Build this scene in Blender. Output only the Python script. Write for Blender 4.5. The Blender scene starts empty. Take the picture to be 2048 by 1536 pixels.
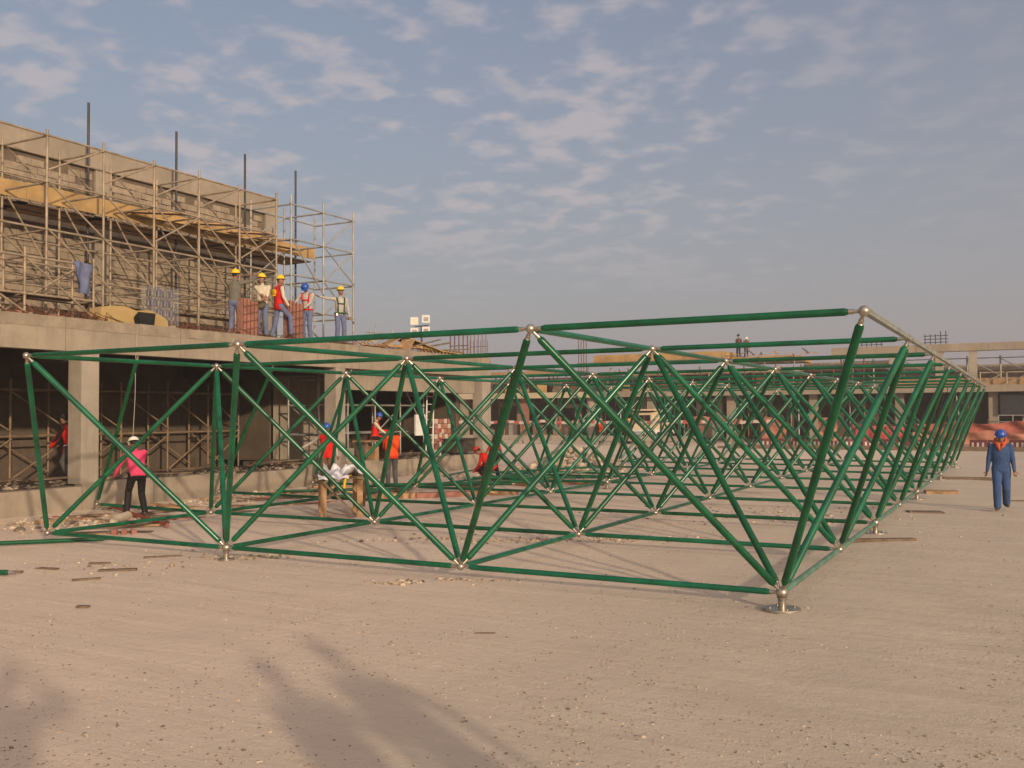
import bpy, math, random
from mathutils import Vector, Matrix, noise
random.seed(7)
R = math.radians
SC = bpy.context.scene
COL = SC.collection

# ---------------------------------------------------------------- camera, sky, sun, exposure
CAM = Vector((2.381, -10.665, 2.164))
cd = bpy.data.cameras.new('camera'); co = bpy.data.objects.new('camera', cd); COL.objects.link(co)
yaw, pit, rol = -0.49138, 0.03086, -0.00631
fw = Vector((math.sin(yaw)*math.cos(pit), math.cos(yaw)*math.cos(pit), math.sin(pit)))
rt = Vector((math.cos(yaw), -math.sin(yaw), 0)); up = rt.cross(fw)
rt, up = math.cos(rol)*rt + math.sin(rol)*up, -math.sin(rol)*rt + math.cos(rol)*up
co.matrix_world = Matrix(((rt.x, up.x, -fw.x, CAM.x), (rt.y, up.y, -fw.y, CAM.y), (rt.z, up.z, -fw.z, CAM.z), (0, 0, 0, 1)))
cd.sensor_width = 36; cd.lens = 1915.6/2048*36; cd.clip_start = .05; cd.clip_end = 3000
SC.camera = co

SUN_EL = 13.0
SUN_TO = Vector((.8236, -.5671, 0)).normalized()          # horizontal direction towards the sun
w = bpy.data.worlds.new('World'); SC.world = w; w.use_nodes = True
nt = w.node_tree; N = nt.nodes; L = nt.links; N.clear()
def nd(t, **kw):
    n = N.new(t)
    for k, v in kw.items(): setattr(n, k, v)
    return n
out = nd('ShaderNodeOutputWorld'); bg = nd('ShaderNodeBackground'); bg.inputs[1].default_value = 0.10
sky = nd('ShaderNodeTexSky', sky_type='NISHITA'); sky.sun_disc = False
sky.sun_elevation = R(SUN_EL); sky.sun_rotation = math.atan2(SUN_TO.x, SUN_TO.y)
sky.dust_density = 2.0; sky.air_density = 1.3; sky.ozone_density = 3.0
tc = nd('ShaderNodeTexCoord'); sep = nd('ShaderNodeSeparateXYZ'); L.new(tc.outputs['Generated'], sep.inputs[0])
def mth(op, a, b=None, c=None):
    n = nd('ShaderNodeMath', operation=op)
    for i, v in enumerate((a, b, c)):
        if v is None: continue
        if hasattr(v, 'links'): L.new(v, n.inputs[i])
        else: n.inputs[i].default_value = v
    return n.outputs[0]
def mixc(f, a, b):
    n = nd('ShaderNodeMix', data_type='RGBA')
    for i, v in ((0, f), (6, a), (7, b)):
        if hasattr(v, 'links'): L.new(v, n.inputs[i])
        else: n.inputs[i].default_value = v
    return n.outputs[2]
z = mth('MAXIMUM', sep.outputs[2], 0.0)
hz = mth('POWER', 2.718, mth('MULTIPLY', z, -2.0))            # dusty air towards the horizon
hazec = (2.95, 2.58, 2.82, 1)
skyc = mixc(mth('MULTIPLY', hz, .93), sky.outputs[0], hazec)
# cloud sheet: direction projected on a plane overhead
inv = mth('DIVIDE', 1.0, mth('ADD', z, .16))
cb = nd('ShaderNodeCombineXYZ'); L.new(mth('MULTIPLY', sep.outputs[0], inv), cb.inputs[0]); L.new(mth('MULTIPLY', sep.outputs[1], inv), cb.inputs[1])
def nz(scale, det, rough, dist=0, off=0):
    mp = nd('ShaderNodeMapping'); L.new(cb.outputs[0], mp.inputs[0]); mp.inputs['Location'].default_value = (off, off*.7, 0)
    n = nd('ShaderNodeTexNoise'); L.new(mp.outputs[0], n.inputs[0])
    n.inputs['Scale'].default_value = scale; n.inputs['Detail'].default_value = det; n.inputs['Roughness'].default_value = rough; n.inputs['Distortion'].default_value = dist
    return n.outputs[0]
c1 = nz(9.5, 4, .5, .1, 3.0); c2 = nz(2.0, 3, .5, .2, 1.3)
cv = mth('ADD', c1, mth('MULTIPLY', mth('SUBTRACT', c2, .5), .6))
rmp = nd('ShaderNodeMapRange', interpolation_type='SMOOTHSTEP'); L.new(cv, rmp.inputs[0])
rmp.inputs[1].default_value = .44; rmp.inputs[2].default_value = .70; rmp.inputs[3].default_value = 0; rmp.inputs[4].default_value = .55
fade = nd('ShaderNodeMapRange', interpolation_type='SMOOTHSTEP'); L.new(z, fade.inputs[0])
fade.inputs[1].default_value = .08; fade.inputs[2].default_value = .24
side = nd('ShaderNodeVectorMath', operation='DOT_PRODUCT'); L.new(tc.outputs['Generated'], side.inputs[0]); side.inputs[1].default_value = tuple(rt)
bank = nd('ShaderNodeMapRange', interpolation_type='SMOOTHSTEP'); L.new(side.outputs['Value'], bank.inputs[0])          # the cloud bank thins out to the north-east
bank.inputs[1].default_value = .08; bank.inputs[2].default_value = .46; bank.inputs[3].default_value = 1; bank.inputs[4].default_value = .18
skyc = mixc(mth('MULTIPLY', mth('MULTIPLY', rmp.outputs[0], fade.outputs[0]), bank.outputs[0]), skyc, (4.75, 4.05, 4.0, 1))
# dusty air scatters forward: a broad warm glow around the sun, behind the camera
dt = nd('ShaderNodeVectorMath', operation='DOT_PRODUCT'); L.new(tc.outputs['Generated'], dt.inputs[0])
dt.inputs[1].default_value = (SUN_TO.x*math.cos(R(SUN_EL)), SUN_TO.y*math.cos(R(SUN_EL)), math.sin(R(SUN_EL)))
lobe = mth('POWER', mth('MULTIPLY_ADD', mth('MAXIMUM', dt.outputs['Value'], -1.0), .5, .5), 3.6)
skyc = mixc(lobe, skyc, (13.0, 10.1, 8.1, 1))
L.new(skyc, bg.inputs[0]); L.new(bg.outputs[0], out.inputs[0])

sl = bpy.data.lights.new('sun', 'SUN'); so = bpy.data.objects.new('sun', sl); COL.objects.link(so)
sl.energy = 2.8; sl.angle = R(1.2); sl.color = (1, .80, .57)
sd = (SUN_TO*math.cos(R(SUN_EL)) + Vector((0, 0, math.sin(R(SUN_EL)))))
so.rotation_euler = sd.to_track_quat('Z', 'Y').to_euler(); so.location = (20, -20, 20)
vs = SC.view_settings; vs.view_transform = 'Standard'; vs.look = 'None'; vs.exposure = 0.32; vs.gamma = 1; vs.use_curve_mapping = False

# ---------------------------------------------------------------- helpers
def lin(h):
    h = h.lstrip('#'); v = [int(h[i:i+2], 16)/255 for i in (0, 2, 4)]
    return tuple(x/12.92 if x <= .04045 else ((x+.055)/1.055)**2.4 for x in v)
MATS = {}
def mat(name, col, rough=.8, metal=0, var=.25, vscale=3.0, bump=.15, bscale=40, col2=None, dirt=0, spec=.3, alpha=1, trans=0):
    if name in MATS: return MATS[name]
    if isinstance(col, str): col = lin(col)
    m = bpy.data.materials.new(name); m.use_nodes = True; t = m.node_tree; n = t.nodes; l = t.links
    b = n['Principled BSDF']; b.inputs['Roughness'].default_value = rough; b.inputs['Metallic'].default_value = metal
    b.inputs['Specular IOR Level'].default_value = spec
    g = n.new('ShaderNodeNewGeometry')
    a = n.new('ShaderNodeTexNoise'); a.inputs['Scale'].default_value = vscale; a.inputs['Detail'].default_value = 6; a.inputs['Roughness'].default_value = .65
    l.new(g.outputs['Position'], a.inputs['Vector'])
    if isinstance(col2, str): col2 = lin(col2)
    d = col2 or tuple(c*(1-var) for c in col); e = col if col2 else tuple(min(1, c*(1+var*.7)) for c in col)
    r = n.new('ShaderNodeValToRGB'); l.new(a.outputs[0], r.inputs[0])
    r.color_ramp.elements[0].position = .36; r.color_ramp.elements[1].position = .64
    r.color_ramp.elements[0].color = (*d, 1); r.color_ramp.elements[1].color = (*e, 1)
    last = r.outputs[0]
    if dirt:
        a2 = n.new('ShaderNodeTexNoise'); a2.inputs['Scale'].default_value = vscale*4.3; a2.inputs['Detail'].default_value = 8; a2.inputs['Roughness'].default_value = .7
        l.new(g.outputs['Position'], a2.inputs['Vector'])
        mr = n.new('ShaderNodeMapRange'); l.new(a2.outputs[0], mr.inputs[0]); mr.inputs[1].default_value = .52; mr.inputs[2].default_value = .72; mr.inputs[4].default_value = dirt
        mx = n.new('ShaderNodeMix'); mx.data_type = 'RGBA'; l.new(mr.outputs[0], mx.inputs[0]); l.new(last, mx.inputs[6]); mx.inputs[7].default_value = (.19, .145, .10, 1)
        last = mx.outputs[2]
    if name.startswith('concrete'):
        mp_ = n.new('ShaderNodeMapping'); l.new(g.outputs['Position'], mp_.inputs[0]); mp_.inputs['Scale'].default_value = (2.6, 2.6, .28)
        a3 = n.new('ShaderNodeTexNoise'); a3.inputs['Scale'].default_value = 1.6; a3.inputs['Detail'].default_value = 7; a3.inputs['Roughness'].default_value = .7; l.new(mp_.outputs[0], a3.inputs['Vector'])
        m3 = n.new('ShaderNodeMapRange'); l.new(a3.outputs[0], m3.inputs[0]); m3.inputs[1].default_value = .5; m3.inputs[2].default_value = .75; m3.inputs[4].default_value = .55
        x3 = n.new('ShaderNodeMix'); x3.data_type = 'RGBA'; l.new(m3.outputs[0], x3.inputs[0]); l.new(last, x3.inputs[6]); x3.inputs[7].default_value = tuple(c*.55 for c in col)+(1,)
        last = x3.outputs[2]
    l.new(last, b.inputs['Base Color'])
    if bump:
        q = n.new('ShaderNodeTexNoise'); q.inputs['Scale'].default_value = bscale; q.inputs['Detail'].default_value = 5
        l.new(g.outputs['Position'], q.inputs['Vector'])
        bp = n.new('ShaderNodeBump'); bp.inputs['Strength'].default_value = bump; bp.inputs['Distance'].default_value = .02
        l.new(q.outputs[0], bp.inputs['Height']); l.new(bp.outputs[0], b.inputs['Normal'])
    if alpha < 1: b.inputs['Alpha'].default_value = alpha
    if trans: b.inputs['Transmission Weight'].default_value = trans
    MATS[name] = m; return m

class MB:
    def __init__(s): s.v = []; s.f = []; s.mi = []; s.sm = []
    def add(s, vs, fs, mi=0, sm=False):
        o = len(s.v); s.v += [tuple(v) for v in vs]
        for f in fs: s.f.append([i+o for i in f]); s.mi.append(mi); s.sm.append(sm)
    def box(s, x0, x1, y0, y1, z0, z1, mi=0, M=None):
        vs = [Vector((x, y, q)) for q in (z0, z1) for y in (y0, y1) for x in (x0, x1)]
        if M is not None: vs = [M @ v for v in vs]
        s.add(vs, [(0, 2, 3, 1), (4, 5, 7, 6), (0, 1, 5, 4), (2, 6, 7, 3), (0, 4, 6, 2), (1, 3, 7, 5)], mi)
        return s
    def beam(s, p, q, w, h, mi=0, roll=0):
        p, q = Vector(p), Vector(q); d = q-p; ln = d.length
        M = Matrix.Translation(p) @ d.to_track_quat('Y', 'Z').to_matrix().to_4x4() @ Matrix.Rotation(roll, 4, 'Y')
        return s.box(-w/2, w/2, 0, ln, -h/2, h/2, mi, M)
    def lathe(s, prof, p=(0, 0, 0), d=(0, 0, 1), n=12, mi=0, caps=True, mis=None):
        p = Vector(p); Q = Vector(d).to_track_quat('Z', 'Y').to_matrix()
        for k in range(len(prof)-1):
            (r0, z0), (r1, z1) = prof[k], prof[k+1]
            vs = []
            for r, zz in ((r0, z0), (r1, z1)):
                vs += [p + Q @ Vector((r*math.cos(2*math.pi*i/n), r*math.sin(2*math.pi*i/n), zz)) for i in range(n)]
            s.add(vs, [(i, (i+1) % n, n+(i+1) % n, n+i) for i in range(n)], mis[k] if mis else mi, True)
        if caps:
            for (r, zz), rv in ((prof[0], 1), (prof[-1], 0)):
                if r < 1e-4: continue
                vs = [p + Q @ Vector((r*math.cos(2*math.pi*i/n), r*math.sin(2*math.pi*i/n), zz)) for i in range(n)]
                s.add(vs, [list(range(n))[::-1] if rv else list(range(n))], mis[0] if mis else mi)
        return s
    def tube(s, p, q, r, n=8, r2=None, mi=0):
        p, q = Vector(p), Vector(q); d = q-p
        return s.lathe([(r, 0), (r if r2 is None else r2, d.length)], p, d, n, mi)
    def path(s, pts, r, n=6, mi=0):
        pts = [Vector(p) for p in pts]; rings = []
        for i, p in enumerate(pts):
            d = (pts[min(i+1, len(pts)-1)]-pts[max(i-1, 0)])
            Q = d.to_track_quat('Z', 'Y').to_matrix(); rr = r[i] if isinstance(r, (list, tuple)) else r
            rings.append([p + Q @ Vector((rr*math.cos(2*math.pi*k/n), rr*math.sin(2*math.pi*k/n), 0)) for k in range(n)])
        vs = [v for g in rings for v in g]; fs = []
        for i in range(len(pts)-1):
            fs += [(i*n+k, i*n+(k+1) % n, (i+1)*n+(k+1) % n, (i+1)*n+k) for k in range(n)]
        fs += [list(range(n))[::-1], [(len(pts)-1)*n+k for k in range(n)]]
        s.add(vs, fs, mi, True); return s
    def ball(s, c, rx, ry=None, rz=None, n=12, m=8, mi=0, Q=None):
        ry = ry or rx; rz = rz or rx; c = Vector(c); vs = []
        for j in range(m+1):
            t = math.pi*j/m
            for i in range(n):
                v = Vector((rx*math.sin(t)*math.cos(2*math.pi*i/n), ry*math.sin(t)*math.sin(2*math.pi*i/n), -rz*math.cos(t)))
                vs.append(c + (Q @ v if Q else v))
        fs = [(j*n+i, j*n+(i+1) % n, (j+1)*n+(i+1) % n, (j+1)*n+i) for j in range(m) for i in range(n)]
        s.add(vs, fs, mi, True); return s
    def rock(s, c, r, rnd, mi=0, flat=.6):
        t = (1+5**.5)/2
        vs = [(-1, t, 0), (1, t, 0), (-1, -t, 0), (1, -t, 0), (0, -1, t), (0, 1, t), (0, -1, -t), (0, 1, -t), (t, 0, -1), (t, 0, 1), (-t, 0, -1), (-t, 0, 1)]
        fs = [(0, 11, 5), (0, 5, 1), (0, 1, 7), (0, 7, 10), (0, 10, 11), (1, 5, 9), (5, 11, 4), (11, 10, 2), (10, 7, 6), (7, 1, 8), (3, 9, 4), (3, 4, 2), (3, 2, 6), (3, 6, 8), (3, 8, 9), (4, 9, 5), (2, 4, 11), (6, 2, 10), (8, 6, 7), (9, 8, 1)]
        a = rnd.uniform(0, 6.3); ca, sa = math.cos(a), math.sin(a); sx, sy = rnd.uniform(.7, 1.3), rnd.uniform(.6, 1.1); o = []
        for x, y, q in vs:
            k = r/1.9*rnd.uniform(.75, 1.2); x, y = x*k*sx, y*k*sy
            o.append((c[0]+x*ca-y*sa, c[1]+x*sa+y*ca, c[2]+q*k*flat))
        s.add(o, fs, mi); return s
    def mesh(s, name, mats):
        me = bpy.data.meshes.new(name); me.from_pydata(s.v, [], s.f)
        for m in (mats if isinstance(mats, (list, tuple)) else [mats]): me.materials.append(m)
        me.polygons.foreach_set('material_index', s.mi); me.polygons.foreach_set('use_smooth', s.sm)
        me.update(); return me
    def obj(s, name, mats, parent=None, **kw): return link(name, s.mesh(name, mats), parent, **kw)

def link(name, me, parent=None, loc=None, M=None, label=None, cat=None, group=None, kind=None):
    o = bpy.data.objects.new(name, me); COL.objects.link(o)
    if M is not None: o.matrix_world = M
    if loc: o.location = loc
    if parent: o.parent = parent            # parents stand at identity unless given a loc
    for k, v in (('label', label), ('category', cat), ('group', group), ('kind', kind)):
        if v: o[k] = v
    return o
def thing(name, label, cat, loc=(0, 0, 0), group=None, rz=0, kind=None):
    o = link(name, None, None, None, None, label, cat, group, kind); o.location = loc; o.rotation_euler = (0, 0, rz); return o
def child(mb, name, m, root, label=None, kind=None):
    """mesh given in world coordinates, parented to a root that stands at root.location"""
    l = Matrix.Translation(root.location) @ Matrix.Rotation(root.rotation_euler.z, 4, 'Z')
    Mi = l.inverted(); mb.v = [tuple(Mi @ Vector(v)) for v in mb.v]
    return mb.obj(name, m, root, label=label, kind=kind)
def copy_tree(o, parent=None):
    c = o.copy(); COL.objects.link(c); c.parent = parent
    for ch in list(o.children): copy_tree(ch, c)
    return c

# ---------------------------------------------------------------- materials
GREEN = mat('green_paint', (.0015, .098, .040), .24, 0, .35, 2.2, .03, 60, spec=.42, dirt=.05)
GREENP = mat('pale_grey_green', (.10, .21, .14), .45, .1, .3, 3, .05, 60, dirt=.2)  # paler grey-green for the lower chord along the right edge
STEEL = mat('node_steel', (.44, .39, .32), .33, .85, .15, 9, .05, 60)
SCAFD = mat('scaffold_tube_shaded', (.27, .19, .12), .65, .2, .3, 2.5, .05, 40, dirt=.4)  # scaffold colour darkened and browned to paint in the shade under the deck
GALV = mat('galvanised_rail', (.30, .31, .265), .5, .4, .2, 4, .05, 60)
CONC = mat('concrete', (.30, .25, .19), .9, 0, .16, .9, .25, 30, dirt=.25)
CONCK = mat('concrete_kerb', (.28, .23, .17), .92, 0, .25, 1.6, .4, 25, dirt=.45)
CONC2 = mat('concrete_column', (.33, .285, .23), .9, 0, .14, 1.2, .2, 30, dirt=.15)
CONCD = mat('concrete_shaded', (.115, .085, .06), .9, 0, .2, 1.0, .25, 25, dirt=.3)  # concrete with the shade of covered floors put into its colour
SOFF = mat('soffit', (.06, .042, .03), .95, 0, .2, 1.0, .1)  # base colour lowered to deepen the shade beneath the slabs
BLOCK = mat('concrete_block', (.31, .245, .175), .95, 0, .25, 2.3, .5, 30, dirt=.45)
MORT = mat('mortar', (.14, .105, .075), .95, 0, .25, 2.0, .5, 20)
SCAF = mat('scaffold_tube', (.34, .265, .185), .6, .25, .3, 2.5, .05, 40, dirt=.4)
SCAFG = mat('scaffold_tube_grey', (.36, .35, .32), .55, .35, .25, 2.5, .05, 40, dirt=.2)
PLY = mat('yellow_plywood', (.40, .255, .105), .8, 0, .25, 1.2, .1, 30, dirt=.15)
WOOD = mat('raw_timber', (.37, .225, .115), .8, 0, .25, 5, .2, 50, dirt=.25)
WOODG = mat('weathered_timber', (.17, .12, .08), .85, 0, .3, 5, .3, 50)
RUST = mat('rusty_rebar', (.16, .062, .030), .85, 0, .3, 6, .2, 60)
REDFORM = mat('red_brown_form', (.30, .135, .10), .8, 0, .25, 3, .2, 30, dirt=.25)
POLE = mat('dark_pole', (.045, .045, .05), .5, .4, .2, 2, 0)
SKIN = mat('skin', (.27, .135, .085), .6, 0, .08, 8, 0)
YHAT = mat('yellow_helmet', (.80, .50, .012), .35, 0, .06, 3, 0, spec=.5)
BHAT = mat('blue_helmet', (.016, .075, .36), .35, 0, .06, 3, 0, spec=.5)
WHAT = mat('white_helmet', (.72, .68, .58), .35, 0, .06, 3, 0, spec=.5)
RHAT = mat('red_helmet', (.62, .03, .015), .35, 0, .06, 3, 0, spec=.5)
HAIR = mat('hair', (.012, .009, .008), .7, 0, .1, 3, 0)
BLACK = mat('black', (.012, .011, .011), .7, 0, .2, 4, 0)
WHITE = mat('white_plastic', (.72, .70, .66), .6, 0, .08, 4, .05)
def cloth(name, c): return mat(name, c, .9, 0, .16, 7, .45, 22, spec=.1)
REDV = cloth('red_vest', (.62, .022, .018)); ORV = cloth('orange_vest', (.80, .075, .015))
DENIM = cloth('denim', (.13, .15, .25)); DARKT = cloth('dark_trousers', (.022, .017, .017)); GREYT = cloth('grey_trousers', (.085, .08, .08))
COVER = cloth('blue_coverall', (.045, .085, .19)); CREAM = cloth('cream_shirt', (.55, .49, .37)); GREYS = cloth('grey_shirt', (.15, .135, .11))
PALES = cloth('pale_shirt', (.40, .37, .33)); PINK = cloth('pink_shirt', (.66, .062, .14)); BROWNT = cloth('brown_trousers', (.16, .085, .05))
GSTRAP = cloth('green_strap', (.03, .085, .035)); SHOE = mat('boot', (.07, .05, .035), .8, 0, .2, 5, .1)
REFL = mat('reflective_tape', (.85, .83, .78), .4, 0, .05, 5, 0)
ORNET = mat('orange_net', (.42, .18, .12), .85, 0, .35, 2, .3, 14)
PAPER = mat('paper', (.74, .72, .74), .8, 0, .06, 6, .2, 20)
TAPE_R = mat('barrier_red', (.42, .09, .08), .6, 0, .1, 3, 0); TAPE_W = mat('barrier_white', (.52, .46, .40), .6, 0, .1, 3, 0)

t = GREEN.node_tree; pb = t.nodes['Principled BSDF']; lk = pb.inputs['Base Color'].links[0].from_socket
oi = t.nodes.new('ShaderNodeObjectInfo'); mr_ = t.nodes.new('ShaderNodeMapRange'); t.links.new(oi.outputs['Random'], mr_.inputs[0]); mr_.inputs[3].default_value = .72; mr_.inputs[4].default_value = 1.12
hv_ = t.nodes.new('ShaderNodeHueSaturation'); t.links.new(mr_.outputs[0], hv_.inputs['Value']); t.links.new(lk, hv_.inputs['Color'])
mr2 = t.nodes.new('ShaderNodeMapRange'); t.links.new(oi.outputs['Random'], mr2.inputs[0]); mr2.inputs[3].default_value = .485; mr2.inputs[4].default_value = .51; t.links.new(mr2.outputs[0], hv_.inputs['Hue'])
t.links.new(hv_.outputs[0], pb.inputs['Base Color'])
# ground sheet material: pale sand, compacted paths, specks of stone
gm = bpy.data.materials.new('sandy_ground'); gm.use_nodes = True; t = gm.node_tree; n = t.nodes; l = t.links; b = n['Principled BSDF']
b.inputs['Roughness'].default_value = .95; b.inputs['Specular IOR Level'].default_value = .12
geo = n.new('ShaderNodeNewGeometry')
def gnoise(sc, det=6, ro=.6, dis=0):
    a = n.new('ShaderNodeTexNoise'); a.inputs['Scale'].default_value = sc; a.inputs['Detail'].default_value = det; a.inputs['Roughness'].default_value = ro; a.inputs['Distortion'].default_value = dis
    l.new(geo.outputs['Position'], a.inputs['Vector']); return a.outputs[0]
def ramp(src, a, b_, ca, cb_):
    r = n.new('ShaderNodeValToRGB'); l.new(src, r.inputs[0]); r.color_ramp.elements[0].position = a; r.color_ramp.elements[1].position = b_
    r.color_ramp.elements[0].color = (*ca, 1); r.color_ramp.elements[1].color = (*cb_, 1); return r.outputs[0]
def gmix(f, a, b_):
    m_ = n.new('ShaderNodeMix'); m_.data_type = 'RGBA'; l.new(f, m_.inputs[0])
    for i, v in ((6, a), (7, b_)):
        if hasattr(v, 'links'): l.new(v, m_.inputs[i])
        else: m_.inputs[i].default_value = (*v, 1)
    return m_.outputs[2]
base = gmix(ramp(gnoise(.23, 5, .6, .5), .38, .62, (0, 0, 0), (1, 1, 1)), (.68, .545, .425), (.74, .60, .475))
base = gmix(ramp(gnoise(1.7, 8, .7, .3), .45, .75, (0, 0, 0), (.45, .45, .45)), base, (.57, .45, .35))
sx = n.new('ShaderNodeSeparateXYZ'); l.new(geo.outputs['Position'], sx.inputs[0])
mr = n.new('ShaderNodeMapRange'); mr.interpolation_type = 'SMOOTHSTEP'; l.new(sx.outputs[0], mr.inputs[0]); mr.inputs[1].default_value = -5.0; mr.inputs[2].default_value = 1.0; mr.inputs[4].default_value = .8
base = gmix(mr.outputs[0], base, gmix(ramp(gnoise(.8, 6, .6), .4, .65, (0, 0, 0), (1, 1, 1)), (.53, .455, .365), (.60, .52, .415)))   # greyer driven gravel on the right
vo = n.new('ShaderNodeTexVoronoi'); vo.inputs['Scale'].default_value = 30; l.new(geo.outputs['Position'], vo.inputs['Vector'])
sp = n.new('ShaderNodeMath'); sp.operation = 'LESS_THAN'; l.new(vo.outputs['Distance'], sp.inputs[0]); sp.inputs[1].default_value = .16
gate = n.new('ShaderNodeMath'); gate.operation = 'MULTIPLY'; l.new(sp.outputs[0], gate.inputs[0])
l.new(ramp(gnoise(2.5, 4), .5, .62, (0, 0, 0), (.75, .75, .75)), gate.inputs[1])
vc = n.new('ShaderNodeValToRGB'); sc_ = n.new('ShaderNodeSeparateColor'); l.new(vo.outputs['Color'], sc_.inputs[0]); l.new(sc_.outputs[0], vc.inputs[0])
vc.color_ramp.elements[0].color = (.14, .115, .09, 1); vc.color_ramp.elements[1].color = (.60, .52, .42, 1)
base = gmix(gate.outputs[0], base, vc.outputs[0])
mpt = n.new('ShaderNodeMapping'); mpt.inputs['Rotation'].default_value = (0, 0, R(-38)); mpt.inputs['Scale'].default_value = (.22, 2.4, 1); l.new(geo.outputs['Position'], mpt.inputs[0])
tn = n.new('ShaderNodeTexNoise'); tn.inputs['Scale'].default_value = 1.3; tn.inputs['Detail'].default_value = 7; tn.inputs['Roughness'].default_value = .62; tn.inputs['Distortion'].default_value = .35; l.new(mpt.outputs[0], tn.inputs['Vector'])
base = gmix(ramp(tn.outputs[0], .44, .62, (0, 0, 0), (.55, .55, .55)), base, gmix(mr.outputs[0], (.76, .62, .49), (.46, .39, .305)))
gr_ = gnoise(140, 3, .75)
base = gmix(ramp(gr_, .50, .66, (0, 0, 0), (.34, .34, .34)), base, (.38, .30, .23))
l.new(base, b.inputs['Base Color'])
ba = n.new('ShaderNodeMath'); ba.operation = 'MULTIPLY_ADD'; l.new(gnoise(7, 8, .7), ba.inputs[0]); ba.inputs[1].default_value = 2.2; l.new(gnoise(60, 6, .7), ba.inputs[2])
bp = n.new('ShaderNodeBump'); bt = n.new('ShaderNodeMath'); bt.operation = 'MULTIPLY_ADD'; l.new(tn.outputs[0], bt.inputs[0]); bt.inputs[1].default_value = 3.0; l.new(ba.outputs[0], bt.inputs[2])
bp.inputs['Strength'].default_value = .55; bp.inputs['Distance'].default_value = .022; l.new(bt.outputs[0], bp.inputs['Height']); l.new(bp.outputs[0], b.inputs['Normal'])

# ---------------------------------------------------------------- ground
FW2 = Vector((-.4719, .8817)); MOUND = Vector((3.2, -11.6))
def gz(x, y):
    """height of the ground; a low bank of spoil lies behind the camera where the group stands"""
    h = .018*noise.noise(Vector((x*.8, y*.8, 0))) + .010*noise.noise(Vector((x*2.6, y*2.6, 3)))
    d = (Vector((x, y))-MOUND); a = d.dot(FW2); c = d.dot(Vector((FW2.y, -FW2.x)))
    k = max(0, min(1, (3.7-a)/1.6)); k = k*k*(3-2*k); e = max(0, min(1, (7-abs(c))/2.5)); e = e*e*(3-2*e); bk = max(0, min(1, (a+6)/2))
    return h + .43*k*e*bk
g = MB()
xs = [-900, -300, -120, -70, -50] + [-40+i*2 for i in range(9)] + [-22+.3*i for i in range(104)] + [10, 14, 20, 30, 50, 120, 300, 900]
ys = [-300, -100, -50, -30] + [-22+.3*i for i in range(175)] + [31+2*i for i in range(20)] + [75, 100, 150, 300, 900]
g.add([(x, y, gz(x, y) if -30 < x < 14 and -25 < y < 40 else 0) for y in ys for x in xs],
      [(j*len(xs)+i, j*len(xs)+i+1, (j+1)*len(xs)+i+1, (j+1)*len(xs)+i) for j in range(len(ys)-1) for i in range(len(xs)-1)], 0, True)
g.obj('ground', gm, kind='structure')
STONE = [mat('stone_pale', (.56, .455, .35), .9, 0, .25, 12, .2), mat('stone_brown', (.40, .31, .225), .9, 0, .3, 12, .2), mat('stone_dark', (.20, .155, .115), .9, 0, .3, 12, .2)]
rnd = random.Random(3); st = MB()
for k in range(30000):
    dpt = 5.2+rnd.random()**1.6*16; lat = rnd.uniform(-.62, .62)*dpt
    x = CAM.x+fw.x*dpt+rt.x*lat; y = CAM.y+fw.y*dpt+rt.y*lat
    if x < -16.6: continue
    if noise.noise(Vector((x*.5, y*.5, 9))) + rnd.uniform(-.55, .55) + (.12 if x > -1 and y < -1 else -.03) < 0: continue
    r = rnd.choice((.005, .007, .009, .012)) * (1.9 if rnd.random() < .02 else 1)
    st.rock((x, y, gz(x, y)-r*.05), r, rnd, rnd.choice((0, 1, 1, 1, 2, 2)))
st.obj('gravel', STONE, kind='stuff')

# ---------------------------------------------------------------- space frame
mx, my, H, EX, OX, OY, BZ = 4.0962, 3.7, 2.857, 1.148, .4739, .4798, .191
NI, NJ = 4, 9
def Bn(i, j): return Vector((-i*mx, j*my, BZ))
def Tn(i, j): return Vector((EX if i == 0 else -(i-OX)*mx, (j-OY)*my, BZ+H))
frame = thing('space_frame', 'long green tubular space frame with silver ball nodes standing on round steel feet', 'space frame')
BARS = {}
def bar_mesh(ln, r, rb0, rb1, paint=None):
    key = (round(ln, 3), r, rb0, rb1, paint)
    if key not in BARS:
        m = MB(); a, c = rb0*.85, ln-rb1*.85
        prof = [(.017, a), (.017, a+.05), (.024, a+.05), (.024, a+.085), (r*.68, a+.09), (r, a+.125), (r, c-.125), (r*.68, c-.09), (.024, c-.085), (.024, c-.05), (.017, c-.05), (.017, c)]
        m.lathe(prof, n=14, mis=[1, 1, 1, 1, 0, 0, 0, 1, 1, 1, 1])
        BARS[key] = m.mesh('bar', [paint or GREEN, STEEL])
    return BARS[key]
def bar(p, q, r, parent, rb=.048, paint=None, **kw):
    d = q-p
    return link('bar', bar_mesh(d.length, r, rb, rb, paint), parent, M=Matrix.Translation(p) @ d.to_track_quat('Z', 'Y').to_matrix().to_4x4(), **kw)
ballm = MB().ball((0, 0, 0), .050, n=20, m=12).mesh('ball_node', STEEL)
bigm = MB().ball((0, 0, 0), .066, n=24, m=14).mesh('ball_node', STEEL)
def node(p, big=False): link('ball_node', bigm if big else ballm, frame, loc=p)
RC, RD = .035, .041
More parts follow.
